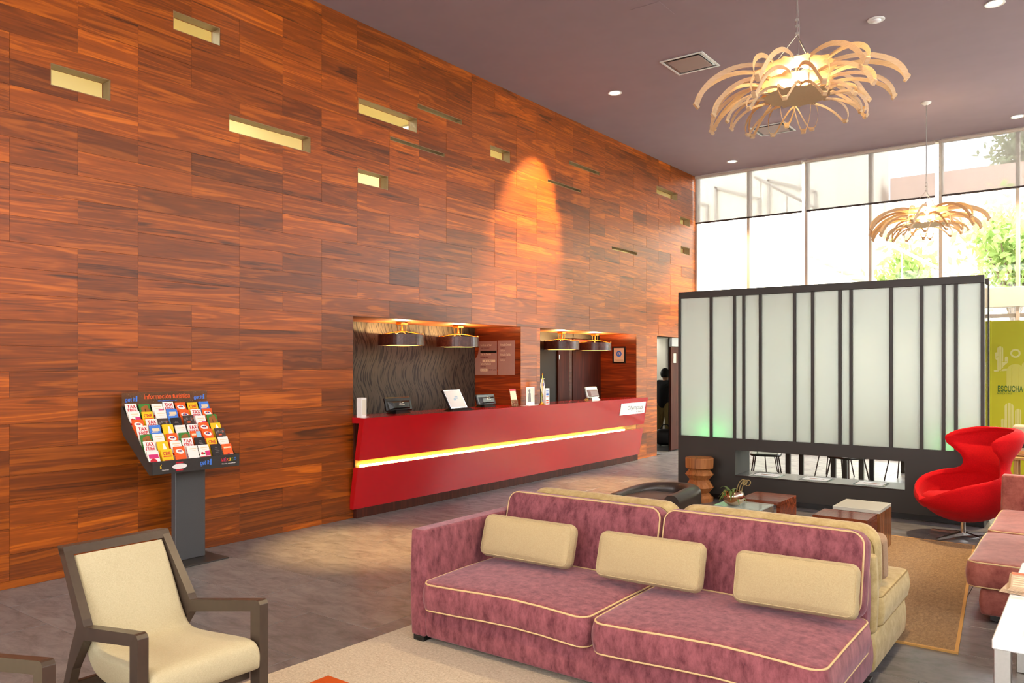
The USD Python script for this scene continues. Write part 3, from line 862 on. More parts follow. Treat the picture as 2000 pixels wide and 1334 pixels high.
pendant(4.72, 6.50, 3.885, "large glowing flower pendant of bent pale veneer, high above the sofas")
pendant(4.63, 12.98, 3.770, "smaller looking flower pendant seen against the glass facade, beyond the frosted screen")

# ================================================================ reception counter
cn = thing("reception_counter", "long glossy red reception counter with a glowing slot along its leaning front", "counter", (.1, 9.34, 0))
Y0, Y1 = 5.955, 12.72
fx = lambda z: .05 + (.228 - .05) * (z - .105) / (1.125 - .105)


def slab_x(z0, z1, th, y0, y1):
    pts = []
    for y in (y0, y1):
        for z in (z0, z1):
            pts += [(fx(z), y, z), (fx(z) - th, y, z)]
    return hull(pts)


obj("upper_panel", slab_x(.655, 1.125, .07, Y0, Y1), "red_lacquer", cn)
obj("lower_panel", slab_x(.105, .575, .07, Y0, Y1), "red_lacquer", cn)
top = sbox(-.285, 5.985, .160, 12.70).difference(sbox(-.5, 9.175, .002, 9.678)).difference(sbox(-.5, 5.9, .002, 6.008)).difference(sbox(-.5, 12.712, .002, 13))
obj("top", prism(top, .062, (0, 0, 1.0625), (1, 0, 0), (0, 1, 0)), "red_lacquer", cn)
obj("slot_back", box(.0205, .024, Y0 + .06, Y1 - .07, .56, .68), "slot_gold", cn)
obj("slot_floor", box(.0245, fx(.575) - .062, Y0 + .06, Y1 - .07, .55, .575), "red_lacquer", cn)
obj("led_strip", box(.040, .066, Y0 + .10, Y1 - .55, .5755, .590, .003), "led_strip", cn, label="glowing warm light strip in the slot")
obj("body", MB(box(.003, .05, Y0 + .05, Y1 - .05, .0, .104), box(.003, .02, Y0 + .05, Y1 - .05, .104, 1.06)), "door_wood", cn)
n_ = np.array([1.02, 0, -.178]); n_ /= np.linalg.norm(n_)
up_ = np.array([.178, 0, 1.02]); up_ /= np.linalg.norm(up_)
pc = np.array([fx(.952), 12.20, .952])
sg = thing("counter_sign", "white rectangular name plate on the right end of the red counter", "sign", tuple(pc))
b_ = sbox(-.447, -.102, .447, .102)
obj("plate", prism(b_, .008, pc + n_ * .002, (0, 1, 0), up_), "paper_white", sg)
obj("lettering", MB(text("Olympus", pc + n_ * .0102 + np.array([0, -.21, 0]) - up_ * .015, (0, 1, 0), up_, .062, .56)), "sign_ink", sg)
obj("small_print", MB(text("& Galería", pc + n_ * .0102 + np.array([0, .14, 0]) - up_ * .072, (0, 1, 0), up_, .022, .24)), "sign_ink", sg)

# ---- drum lamps of the niches
for i, (y, lab) in enumerate(((7.205, "first drum lamp from the left over the counter, dark veneer with gold underside"), (8.303, "second drum lamp from the left over the counter, beside the information boards"),
                              (10.918, "third drum lamp from the left, in the right niche, half cut by the pillar"), (11.987, "rightmost drum lamp over the counter, left of the framed certificate"))):
    x, z0, z1, R = -.43, 1.955, 2.092, .285
    t = thing("drum_lamp", lab, "pendant lamp", (x, y, 2.255), group="drum lamps in the reception niches")
    a = np.linspace(math.radians(-180), math.radians(180), 49) + math.radians(40)
    P = np.column_stack([x + R * np.cos(a), y + R * np.sin(a), np.full(49, (z0 + z1) / 2)])
    obj("shade", ribbon(P, (0, 0, 1), z1 - z0, .008), "drum_wood", t)
    aa = np.linspace(math.radians(-176), math.radians(-100), 14) + math.radians(40)
    P2 = np.column_stack([x + (R + .012) * np.cos(aa), y + (R + .012) * np.sin(aa), np.full(14, (z0 + z1) / 2)])
    obj("overlap", ribbon(P2, (0, 0, 1), z1 - z0, .006), "drum_wood", t)
    obj("diffuser", lathe([(0, z0 - .006), (R * .6, z0 - .004), (R - .012, z0 + .006), (R - .012, z0 + .014), (0, z0 + .014)], 40, (x, y, 0)), "bulb_soft" if "bulb_soft" in M else "brass", t, label="glowing golden underside")
    hg = MB(box(x - .05, x + .05, y - .06, y + .06, 2.215, 2.254, .006))
    for dx, dy in ((-.03, -.04), (.03, .04), (.03, -.04), (-.03, .04)):
        hg.add(tube([(x + dx, y + dy, 2.22), (x + dx, y + dy, 2.13)], .006, 8))
    hg.add(lathe([(0, .0), (.055, .0), (.06, .008), (.02, .02), (.012, .1), (0, .1)], 20, (x, y, 2.125)))
    for k in range(4):
        b = k * math.pi / 2 + .5
        hg.add(tube([(x, y, 2.14), (x + .14 * math.cos(b), y + .14 * math.sin(b), 2.12), (x + (R - .006) * math.cos(b), y + (R - .006) * math.sin(b), 2.088)], .006, 6))
        hg.add(lathe([(0, 0), (.012, .004), (.01, .02), (0, .024)], 10, (x + (R - .012) * math.cos(b), y + (R - .012) * math.sin(b), 2.088)))
    obj("hanger", hg, "brass", t, label="brass hanger with four arms")
    light("drum_up", "SphereLight", (x, y, 2.035), DRUM_W * 1.6, WARM, radius=.03)

# ---- information boards and certificate
yb = 9.1795
ex, ez = (1, 0, 0), (0, 0, 1)
t = thing("information_board", "left taupe information board in the niche, notched, with a black bar", "sign", (-.63, yb, 1.56))
notch = sbox(-.84, 1.558, -.428, 2.06).difference(shapely.affinity.scale(shapely.Point(-.885, 1.95).buffer(.115, 24), 1, 1.45))
obj("board", prism(notch, .010, (0, yb - .0005, 0), ex, ez), "taupe_board", t)
yt = yb - .0112
obj("headings", MB(text("Servicio de Taxi", (-.735, yt, 1.985), ex, ez, .030, .21), text("Tipo de Cambio", (-.735, yt, 1.852), ex, ez, .030, .20), text("Tarifa d'Habitación", (-.735, yt, 1.708), ex, ez, .030, .20)), "ink_cream", t)
for w_, xx, zz, hh, ww in (("Taxi Service", -.735, 1.948, .022, .17), ("Exchange Rate", -.735, 1.812, .022, .14), ("Room Rate", -.735, 1.672, .022, .10), ("MXN", -.575, 1.624, .02, .06), ("USD", -.50, 1.624, .02, .06)):
    obj("caption", text(w_, (xx, yt, zz), ex, ez, hh, ww), "ink_maroon", t)
obj("black_bar", box(-.735, -.432, yt - .002, yt, 1.885, 1.918), "black_plastic", t)
obj("value_strip", MB(box(-.695, -.455, yt - .002, yt, 1.748, 1.785), box(-.735, -.60, yt - .002, yt, 1.612, 1.648)), "ink_cream", t)
obj("value_text", MB(text("$ 12.50", (-.65, yt - .0021, 1.758), ex, ez, .018, .12), text("$ 1,250", (-.725, yt - .0021, 1.622), ex, ez, .018, .10)), "ink_maroon", t)
t = thing("information_board", "right taupe information board in the niche, with check in and check out times", "sign", (-.25, yb, 1.56))
obj("board", box(-.407, -.098, yb - .0105, yb - .0005, 1.560, 2.062, .002), "taupe_board", t)
obj("headings", MB(text("Hora de Entrada", (-.36, yt, 1.985), ex, ez, .032, .20), text("Hora de Salida", (-.36, yt, 1.842), ex, ez, .032, .185)), "ink_cream", t)
obj("caption", text("Check in", (-.36, yt, 1.948), ex, ez, .026, .085), "ink_maroon", t)
obj("caption", text("Check out", (-.36, yt, 1.805), ex, ez, .026, .10), "ink_maroon", t)
obj("times", MB(text("3:00 pm", (-.36, yt, 1.905), ex, ez, .024, .09), text("1:00 pm", (-.36, yt, 1.765), ex, ez, .024, .09)), "ink_cream", t)
yc = 12.7145
t = thing("framed_certificate", "small framed certificate with a blue round emblem, on the right cheek of the right niche", "picture frame", (-.35, yc, 1.73))
obj("frame", MB(box(-.482, -.455, yc - .022, yc, 1.735, 2.04, .004), box(-.245, -.218, yc - .022, yc, 1.735, 2.04, .004), box(-.455, -.245, yc - .022, yc, 1.735, 1.762, .004), box(-.455, -.245, yc - .022, yc, 2.013, 2.04, .004)), "black_plastic", t)
obj("sheet", box(-.455, -.245, yc - .012, yc - .004, 1.762, 2.013), "ink_cream", t)
cc = (-.35, yc - .0125, 1.905)
obj("emblem", MB(prism(shapely.Point(0, 0).buffer(.055, 24).difference(shapely.Point(0, 0).buffer(.03, 16)), .001, cc, ex, ez), prism(Polygon([(-.015, -.03), (.015, -.03), (0, .025)]), .001, cc, ex, ez)), "word_blue", t)
obj("lines", MB(*[box(-.44 + .01 * k, -.26 - .03 * (k % 2), yc - .0135, yc - .0122, 1.80 - .012 * k, 1.803 - .012 * k) for k in range(3)]), "ink_brown", t)

# ---- things on the counter (top at z = 1.1245)
ZT = 1.1247


def terminal(name, x, y, label, shell, face, marks, w=.36, hgt=.20, screen=True):
    """counter terminal seen from behind: slanted slab on a wedge foot"""
    t = thing(name, label, "monitor", (x, y, ZT))
    obj("foot", hull([(x - .10, y - .13, ZT), (x + .07, y - .13, ZT), (x - .10, y + .13, ZT), (x + .07, y + .13, ZT), (x - .08, y - .09, ZT + .03), (x + .03, y - .09, ZT + .045), (x - .08, y + .09, ZT + .03), (x + .03, y + .09, ZT + .045)]), shell, t)
    R = roty(-16)
    m = xf(box(-.02, .02, -w / 2, w / 2, 0, hgt, .012), R, (x, y, ZT + .028))
    obj("housing", m, shell, t)
    obj("rear_cover", xf(hull([(.018, s * w * q, z) for s in (-1, 1) for q, z in ((.40, .02), (.44, hgt * .72))] + [(.055, s * w * .30, z) for s in (-1, 1) for z in (.03, hgt * .55)]), R, (x, y, ZT + .028)), face, t)
    obj("screen", xf(box(-.024, -.0205, -w * .44, w * .44, .02, hgt - .02), R, (x, y, ZT + .028)), "ink_grey", t)
    if marks:
        q = R @ np.array([.0565, 0, .07]) + np.array([x, y, ZT + .028])
        obj("rear_mark", MB(*[prism(sbox(*b), .0008, q, (0, 1, 0), R @ np.array([.0, 0, 1.0])) for b in ((-.04, -.012, .05, -.004), (-.03, .004, .0, .012), (.012, .014, .045, .022), (-.02, .026, -.008, .034))]), "ink_pale", t)
    return t


terminal("counter_terminal", -.10, 6.83, "black counter terminal with its back to us, first from the left on the red counter", "black_plastic", "black_plastic", True, .44, .17)
terminal("counter_terminal", -.11, 8.53, "smaller black counter terminal behind the white display, below the information boards", "black_plastic", "black_plastic", True, .40, .155)
t = terminal("silver_monitor", -.07, 11.31, "grey silver monitor with its back to us, in the right niche", "brushed", "vent_panel", False, .38, .20)
# white page on a black easel
x, y = .06, 7.76
t = thing("counter_display", "white page display leaning in a black holder, between the two black terminals", "display", (x, y, ZT))
R = rotz(8) @ roty(-28)
obj("holder", MB(xf(box(-.028, -.002, -.215, .19, .005, .285, .008), R, (x + .01, y, ZT + .012)), hull([(x - .10, y - .2, ZT), (x + .075, y - .22, ZT), (x - .10, y + .2, ZT), (x + .075, y + .2, ZT), (x - .06, y - .15, ZT + .03), (x + .05, y - .18, ZT + .028), (x - .06, y + .15, ZT + .03), (x + .05, y + .15, ZT + .028)])), "black_plastic", t)
obj("rim", xf(box(-.001, .004, -.205, .185, .018, .282, .002), R, (x + .01, y, ZT + .012)), "silver", t)
obj("page", xf(box(.004, .007, -.19, .17, .03, .270), R, (x + .01, y, ZT + .012)), "paper_white", t)
lg = MB()
for k, (a, b, w_, h_) in enumerate(((-.05, .15, .10, .012), (-.02, .17, .07, .01), (-.06, .125, .05, .02))):
    lg.add(xf(box(.007, .0076, a, a + w_, b, b + h_), R, (x + .01, y, ZT + .012)))
obj("page_print", lg, "ink_lblue", t)
# cards and holders
t = thing("leaflet_holder", "leaning clear holder with a cream and red leaflet, left of the pillar on the counter", "leaflet holder", (.10, 8.90, ZT))
R = rotz(-10) @ roty(-12)
obj("stand", MB(box(.04, .15, 8.85, 8.99, ZT, ZT + .006, .002), xf(box(.012, .016, -.06, .06, 0, .09), R, (.095, 8.91, ZT + .004))), "acrylic", t)
obj("leaflet", xf(box(-.002, .003, -.056, .056, .004, .245), R, (.095, 8.91, ZT + .004)), "ink_cream", t)
obj("print", MB(xf(box(.003, .0036, -.056, .056, .215, .244), R, (.095, 8.91, ZT + .004)), xf(box(.003, .0036, -.0, .045, .03, .075), R, (.095, 8.91, ZT + .004)), xf(box(.003, .0036, -.03, -.005, .02, .05), R, (.095, 8.91, ZT + .004))), "ink_red", t)
t = thing("photo_stand", "white framed photo standing in an acrylic foot, in front of the pillar", "photo frame", (.13, 9.24, ZT))
obj("foot", box(.05, .20, 9.10, 9.36, ZT, ZT + .008, .003), "white_gloss", t)
obj("frame", MB(box(.12, .132, 9.14, 9.152, ZT + .008, ZT + .265), box(.12, .132, 9.328, 9.34, ZT + .008, ZT + .265), box(.12, .132, 9.152, 9.328, ZT + .253, ZT + .265), box(.12, .132, 9.152, 9.328, ZT + .008, ZT + .05)), "white_gloss", t)
obj("picture", box(.122, .129, 9.152, 9.328, ZT + .05, ZT + .253), "ink_pale", t)
obj("picture_figure", prism(unary_union([Polygon([(-.03, 0), (.04, 0), (.03, .12), (.0, .15), (-.02, .12)]), shapely.Point(.0, .16).buffer(.022)]), .001, (.1292, 9.215, ZT + .052), (0, 1, 0), (0, 0, 1)), "ink_grey", t)
t = thing("desk_flag", "small white and purple desk flag on a brass stand beside the pillar", "flag", (.15, 9.50, ZT))
obj("base", lathe([(0, 0), (.046, 0), (.048, .008), (.03, .022), (.012, .04), (0, .042)], 24, (.15, 9.50, ZT)), "brass", t)
obj("pole", tube([(.15, 9.50, ZT + .03), (.15, 9.515, ZT + .43)], .005, 8), "brass", t)
obj("finial", MB(lathe([(0, 0), (.011, .01), (.008, .025), (0, .045)], 10, (.15, 9.515, ZT + .425)), tube([(.15, 9.49, ZT + .385), (.15, 9.57, ZT + .375)], .004, 6)), "brass", t)
us, vs = np.linspace(0, 1, 9), np.linspace(0, 1, 14)
fv = []
for v_ in vs:
    for u_ in us:
        wd = .02 + .11 * math.sin(math.pi * min(1, v_ * 1.25 + .02)) * (1 - .35 * v_)
        fv.append((.15 + .012 * math.sin(u_ * 9 + v_ * 2) * (.3 + u_), 9.513 + (u_ - .58) * wd + .03 * v_, ZT + .375 - .29 * v_ - .03 * u_ * v_))
ff = [[i * 9 + j, i * 9 + j + 1, i * 9 + 10 + j, i * 9 + 9 + j] for i in range(13) for j in range(8)]
fv, ff = np.array(fv), np.array(ff)
cl = MB((fv, ff), (fv - [.0015, 0, 0], ff[:, ::-1]))
obj("cloth", cl, "paper_white", t)
obj("cloth_tail", prism(Polygon([(0, 0), (.045, .01), (.05, .16), (.02, .2)]), .003, (.135, 9.50, ZT + .01), (0, 1, 0), (0, 0, 1)), "ink_violet", t)
obj("emblem", prism(Polygon([(-.02, 0), (.02, -.02), (.025, .02), (-.015, .03)]), .001, (.171, 9.50, ZT + .29), (0, 1, 0), (0, 0, 1)), "ink_violet", t)
t = thing("card_box", "narrow white box with printed blocks, just right of the desk flag", "box", (.15, 9.625, ZT))
obj("box", box(.12, .17, 9.575, 9.670, ZT, ZT + .24, .002), "paper_white", t)
obj("print", MB(*[box(.1702, .171, 9.583, 9.640, ZT + a, ZT + b) for a, b in ((.018, .034), (.05, .068), (.11, .118))]), "ink_orange", t)
obj("print", MB(*[box(.1702, .171, 9.583, 9.645, ZT + a, ZT + b) for a, b in ((.135, .165), (.175, .19), (.198, .206))]), "ink_blue", t)
t = thing("card_box", "slim white leaflet box on the left end of the red counter", "box", (.10, 5.955, ZT))
obj("box", box(.06, .14, 6.00, 6.075, ZT, ZT + .22, .002), "paper_white", t)
obj("print", box(.1402, .141, 6.012, 6.066, ZT + .03, ZT + .2), "ink_pale", t)
obj("card", box(.075, .10, 6.085, 6.15, ZT, ZT + .004), "paper_white", t)

# ================================================================ leaflet stand by the wood wall
bs = thing("brochure_stand", "dark steel leaflet stand with sloping tray and clear header, against the wood wall", "display stand", (.29, 3.86, 0))
obj("base_plate", box(.03, .505, 3.58, 4.105, 0, .012, .003), "stand_black", bs)
obj("post", box(.225, .295, 3.72, 4.005, .012, 1.02, .006), "graphite", bs)
yA, yB_ = 3.365, 4.165
side = Polygon([(.075, 1.365), (.075, 1.17), (.10, 1.12), (.52, .815), (.565, .825), (.565, .925), (.505, .925)])
for a in (yA, yB_ - .004):
    obj("side_panel", prism(side, .004, (0, a + .004, 0), (1, 0, 0), (0, 0, 1)), "stand_black", bs)
obj("back_sheet", hull([(.10, yA + .004, 1.12), (.52, yA + .004, .815), (.105, yA + .004, 1.13), (.53, yA + .004, .825), (.10, yB_ - .004, 1.12), (.52, yB_ - .004, .815), (.105, yB_ - .004, 1.13), (.53, yB_ - .004, .825)]), "stand_black", bs)
obj("lip", box(.556, .566, yA, yB_, .820, .928, .002), "stand_black", bs)
obj("header", box(.075, .080, yA, yB_ - .01, 1.36, 1.478, .001), "acrylic", bs, label="smoked clear header with printed title")
obj("header_back", box(.072, .0745, yA, yB_, 1.165, 1.36), "stand_black", bs)
E1, E2 = (0, 1, 0), (0, 0, 1)
obj("title", text("información turística", (.0805, 3.768, 1.418), E1, E2, .036, .43, center=True, bold=True), "word_orange", bs)
obj("header_mark", MB(text("get it", (.0805, yA + .025, 1.402), E1, E2, .03, .09, bold=True), box(.0803, .0812, yA + .118, yA + .132, 1.40, 1.446), text("get it", (.0805, yB_ - .145, 1.402), E1, E2, .03, .09, bold=True), box(.0803, .0812, yB_ - .052, yB_ - .038, 1.40, 1.446)), "word_blue", bs)
obj("header_line", text("www.getitmexico.com.mx", (.0805, 3.77, 1.393), E1, E2, .012, .18, center=True), "word_blue", bs)
xl = .5667
obj("lip_mark", MB(text("get it", (xl, 3.785, .862), E1, E2, .036, .085, bold=True), box(xl - .0002, xl + .0008, 3.876, 3.892, .855, .905)), "word_blue", bs)
for k, (ch, c_) in enumerate(zip("MÉXICO", ("ink_red", "ink_pink", "ink_orange", "ink_yellow", "ink_green", "word_blue"))):
    obj("lip_letter", text(ch, (xl, 3.985 + .025 * k, .872), E1, E2, .026, .022, bold=True), c_, bs)
obj("lip_caption", text("Vive hoy, vive siempre", (xl, 3.99, .847), E1, E2, .01, .14), "ink_white", bs)
obj("lip_oval", prism(shapely.affinity.scale(shapely.Point(0, 0).buffer(1, 24), .065, .022), .0008, (xl - .0002, 3.60, .872), E1, E2), "ink_white", bs)
obj("lip_oval_bar", MB(box(xl - .0002, xl + .0008, 3.565, 3.63, .897, .908), box(xl - .0002, xl + .0008, 3.565, 3.63, .836, .847)), "ink_red", bs)
obj("lip_flame", MB(prism(Polygon([(0, 0), (.014, .006), (.008, .022), (.014, .038), (0, .026)]), .0008, (xl - .0002, 3.43, .865), E1, E2)), "ink_yellow", bs)
obj("lip_flame_text", text("Ciudad de México", (xl, 3.445, .85), E1, E2, .008, .06), "ink_white", bs)

KIND = {"T": ("white leaflet with red TAX FREE lettering", "paper_white"), "G": ("green leaflet with a brown food picture", "ink_green"), "W": ("plain white leaflet with a faint title", "paper_white"), "P": ("white leaflet with a pink block and red logo", "paper_white"),
        "O": ("orange leaflet with a swirling white logo", "word_orange"), "C": ("yellow leaflet with red CINE lettering", "ink_yellow"), "B": ("blue leaflet with a pale yellow title", "word_blue"), "K": ("black leaflet with small grey lines", "ink_black"),
        "Y": ("amber leaflet with a white figure", "ink_yellow"), "D": ("dark brown photo leaflet", "ink_dbrown"), "F": ("orange festival leaflet with colourful figures", "word_orange"), "R": ("red and white photo leaflet", "ink_white"), "M": ("wide orange leaflet with a pale blue half", "word_orange")}
ROWS = ["TGPTOCB", "PCWBOTO", "OTDKDPG", "TBYWTOY", "GWOGMOD", "TYPTKCW", "RCOWPKF"]
ORD = ["first", "second", "third", "fourth", "fifth", "sixth", "seventh"]
th = math.radians(24)
dn, nn = np.array([-math.sin(th), 0, math.cos(th)]), np.array([math.cos(th), 0, math.sin(th)])     # up along the leaflet, out of its face
for r, row in enumerate(ROWS):
    for c, k in enumerate(row):
        jy, jz = rng.uniform(-.006, .006), rng.uniform(-.008, .012)
        yc_ = 3.425 + .113 * c
        w_ = .096
        hh = .195
        topz = 1.375 - .0605 * r + jz
        topx = .096 + .0605 * r
        o = np.array([topx, yc_ + jy, topz]) - dn * hh        # bottom centre
        t = thing("leaflet", f"{KIND[k][0]}, {ORD[r]} row from top, {ORD[c]} from left", "leaflet", tuple(o), group="leaflets in the stand")
        E_ = lambda a, b, e, f: prism(sbox(a, b, e, f), .0006, o + nn * .0081, E1, dn)
        obj("cover", prism(sbox(-w_ / 2, 0, w_ / 2, hh), .008, o, E1, dn), KIND[k][1], t)
        H_ = hh
        if k == "T":
            obj("lettering", MB(text("TAX", o + nn * .0083 + dn * (H_ - .042), E1, dn, .03, .075, bold=True, center=True), text("FREE", o + nn * .0083 + dn * (H_ - .078), E1, dn, .028, .078, bold=True, center=True)), "ink_red", t)
            obj("picture", E_(-.03, .02, .046, .09), "ink_pink", t)
        elif k == "G":
            obj("picture", prism(unary_union([shapely.Point(a, b).buffer(s) for a, b, s in ((-.01, .15, .024), (.012, .165, .02), (.02, .135, .022), (-.02, .12, .018), (.0, .10, .026))]), .0006, o + nn * .0081, E1, dn), "ink_brown", t)
            obj("shade", MB(E_(-.005, .12, .006, .15), E_(.012, .1, .03, .108)), "ink_dbrown", t)
        elif k in "WP":
            obj("title", MB(E_(-.03, H_ - .03, .034, H_ - .022), E_(-.02, H_ - .046, .024, H_ - .042)), "ink_cream", t)
            if k == "P":
                obj("pink_block", E_(.004, H_ - .10, .048, H_ - .055), "ink_pink", t)
                obj("logo", prism(shapely.Point(-.024, H_ - .076).buffer(.012), .0006, o + nn * .0081, E1, dn), "ink_red", t)
                obj("logo_leaf", prism(shapely.Point(-.006, H_ - .078).buffer(.008), .0006, o + nn * .0081, E1, dn), "ink_green", t)
                obj("band", E_(-.048, H_ - .125, .048, H_ - .104), "ink_red", t)
            elif r == 6:
                obj("picture", E_(-.014, .012, .02, .05), "ink_dbrown", t)
        elif k == "O":
            obj("logo", prism(shapely.affinity.rotate(shapely.affinity.scale(shapely.Point(0, H_ - .045).buffer(1, 12), .036, .02), -14).difference(shapely.affinity.scale(shapely.Point(0, H_ - .04).buffer(1, 10), .02, .008)), .0006, o + nn * .0081, E1, dn), "ink_white", t)
            obj("logo_dots", MB(E_(-.02, H_ - .044, -.006, H_ - .034), E_(.004, H_ - .048, .02, H_ - .036)), "ink_violet", t)
            obj("picture", prism(shapely.Point(.006, .03).buffer(.03, 10), .0006, o + nn * .0081, E1, dn), "ink_yellow", t)
        elif k == "C":
            obj("lettering", text("CINE", o + nn * .0083 + dn * (H_ - .05), E1, dn, .026, .07, bold=True, center=True), "ink_red", t)
            obj("strip", MB(E_(-.036, H_ - .068, .036, H_ - .058), E_(-.03, H_ - .1, .036, H_ - .094), E_(-.01, .03, .014, .05)), "ink_orange", t)
        elif k == "B":
            obj("title", MB(E_(-.028, H_ - .055, .036, H_ - .028), E_(-.036, H_ - .066, .02, H_ - .058)), "ink_cream", t)
            obj("sea", E_(-.048, 0, .048, .09), "ink_lblue", t)
        elif k == "K":
            obj("lines", MB(*[E_(-.012 - .006 * (q % 2), H_ - .035 - .014 * q, .012 + .006 * (q % 3), H_ - .031 - .014 * q) for q in range(4)]), "ink_grey", t)
            obj("picture", MB(*[E_(-.04 + .018 * q, .01, -.03 + .018 * q, .03 + .012 * (q % 3)) for q in range(5)], E_(-.02, .068, .03, .073)), "ink_white", t)
        elif k == "Y":
            obj("figure", prism(Polygon([(.0, H_ - .02), (.014, H_ - .02), (.034, H_ - .09), (.03, .04), (-.01, .04), (-.004, H_ - .07)]), .0006, o + nn * .0081, E1, dn), "ink_white", t)
            obj("detail", E_(.012, .05, .03, .075), "ink_brown", t)
        elif k == "D":
            obj("picture", MB(*[E_(-.044 + .02 * q, H_ - .05 + .008 * (q % 3), -.03 + .02 * q, H_ - .03 + .008 * (q % 2)) for q in range(4)]), "ink_grey", t)
            obj("highlights", MB(E_(-.02, H_ - .07, .01, H_ - .058), E_(.02, H_ - .04, .036, H_ - .03)), "ink_orange", t)
        elif k == "F":
            obj("figures", MB(E_(-.03, .05, -.006, .085), E_(.02, .02, .036, .04)), "ink_violet", t)
            obj("figures", MB(E_(-.04, .01, .02, .045), E_(-.01, .09, .012, .11)), "ink_red", t)
            obj("figures", MB(E_(.002, .07, .04, .10), E_(.03, .045, .046, .065)), "ink_lblue", t)
            obj("title", E_(-.034, H_ - .04, .036, H_ - .026), "ink_cream", t)
        elif k == "R":
            obj("picture", prism(shapely.Point(-.008, .10).buffer(.03, 10), .0006, o + nn * .0081, E1, dn), "ink_red", t)
            obj("shade", E_(-.04, .13, .04, .165), "ink_pink", t)
        elif k == "M":
            obj("pale_half", E_(.004, .06, .048, H_ - .004), "ink_lblue", t)
            obj("title", E_(-.04, H_ - .04, .0, H_ - .022), "ink_cream", t)

# ================================================================ seating
def add_cushion(parent, name, half, R, t, mt, pipe, Rr=.06, r=.03, puff=.03, puff_b=None, pr=.0055, both=True, pname="piping", label=None, warp=None):
    m, pt, pb = cushion(*half, Rr, r, puff, puff_b)
    fn = (lambda v: v) if warp is None else warp
    o = obj(name, xf((fn(m[0]), m[1]), R, t), mt, parent, label=label, smooth=50)
    if pipe:
        for L in ((pt, pb) if both else (pt,)):
            obj(pname, tube(fn(L) @ np.asarray(R if R is not None else np.eye(3)).T + np.asarray(t), pr, 8, closed=True), pipe, o, smooth=True)
    return o


def rbox(x0, x1, y0, y1, z0, z1, r=.02):
    m, _, _ = cushion((x1 - x0) / 2, (y1 - y0) / 2, (z1 - z0) / 2, r * 1.3, r, 0)
    return xf(m, None, ((x0 + x1) / 2, (y0 + y1) / 2, (z0 + z1) / 2))


# ---- mauve velvet sofa facing the camera
s = thing("velvet_sofa", "mauve velvet two seat sofa with beige piping, back to back with a beige sofa", "sofa", (4.5, 4.05, 0))
obj("base", rbox(3.372, 5.70, 3.555, 4.60, .048, .245, .02), "velvet", s, smooth=50)
obj("arm", rbox(3.262, 3.376, 3.545, 4.60, .048, .700, .016), "velvet", s, smooth=50)
obj("back_frame", rbox(3.378, 5.69, 4.455, 4.60, .245, .690, .03), "velvet", s, smooth=50)
sw = lambda v: v + np.column_stack([np.zeros(len(v)), np.zeros(len(v)), .012 * np.sin(v[:, 0] * 4.5 + 1) * np.maximum(0, -v[:, 1]) / .4])
for x0, x1 in ((3.384, 4.560), (4.572, 5.750)):
    add_cushion(s, "seat_cushion", ((x1 - x0) / 2, .435, .085), None, ((x0 + x1) / 2, 3.925, .328), "velvet", "piping", .075, .028, .022, .0, warp=sw)
for x0, x1 in ((3.385, 4.548), (4.562, 5.712)):
    R = axes((1, 0, 0), (0, .255, .967), (0, -.967, .255))
    add_cushion(s, "back_cushion", ((x1 - x0) / 2, .222, .075), R, ((x0 + x1) / 2, 4.415, .612), "velvet", "piping", .07, .028, .018, .0)
for x, y in ((3.30, 3.60), (5.66, 3.60), (3.30, 4.50), (5.66, 4.50)):
    obj("leg", box(x - .03, x + .055, y - .04, y + .04, .0128, .049, .004), "black_leg", s)

# ---- three linen lumbar cushions on it
for i, (x0, x1, y, lab, tw) in enumerate(((3.415, 4.090, 4.075, "left beige linen cushion on the mauve sofa, next to its arm", 1.5), (4.290, 4.935, 4.075, "middle beige linen cushion on the mauve sofa, across the gap of its seats", 2),
                                          (5.125, 5.735, 4.085, "right beige linen cushion on the mauve sofa, at its open end", 4))):
    R = rotz(tw) @ axes((1, 0, 0), (0, .30, .954), (0, -.954, .30))
    t = thing("lumbar_cushion", lab, "cushion", ((x0 + x1) / 2, y, .43), group="beige lumbar cushions of the mauve sofa")
    o = add_cushion(t, "cover", ((x1 - x0) / 2, .132, .050), R, ((x0 + x1) / 2, y + .035, .590), "cushion_linen", "cushion_linen", .04, .03, .026, pr=.003, pname="seam")

# ---- beige sofa behind it
s = thing("beige_sofa", "beige velvet sofa standing back to back with the mauve sofa, facing the screen", "sofa", (4.5, 5.1, 0))
obj("base", rbox(3.30, 5.700, 4.625, 5.50, .03, .245, .02), "beige_velvet", s, smooth=50)
obj("back_frame", rbox(3.30, 5.708, 4.615, 4.695, .245, .675, .02), "beige_velvet", s, smooth=50)
obj("arm", rbox(3.20, 3.30, 4.625, 5.50, .03, .66, .016), "beige_velvet", s, smooth=50)
for x0, x1 in ((3.31, 4.495), (4.505, 5.715)):
    add_cushion(s, "seat_cushion", ((x1 - x0) / 2, .40, .085), None, ((x0 + x1) / 2, 5.155, .332), "beige_velvet", "piping_olive", .05, .025, .02, .0, pr=.004)
for x0, x1 in ((3.33, 4.485), (4.498, 5.695)):
    R = axes((-1, 0, 0), (0, -.10, .995), (0, .995, .10))
    add_cushion(s, "back_cushion", ((x1 - x0) / 2, .207, .085), R, ((x0 + x1) / 2, 4.80, .602), "beige_velvet", "piping_olive", .11, .05, .02, .0, pr=.004)
for x, y in ((3.34, 4.66), (5.60, 4.66), (3.34, 5.44), (5.60, 5.44)):
    obj("leg", box(x - .03, x + .03, y - .03, y + .03, .0138 if y > 5 else .0005, .031), "black_leg", s)
t = thing("lumbar_cushion", "taupe cushion standing at the open end of the beige sofa", "cushion", (5.4, 5.03, .43))
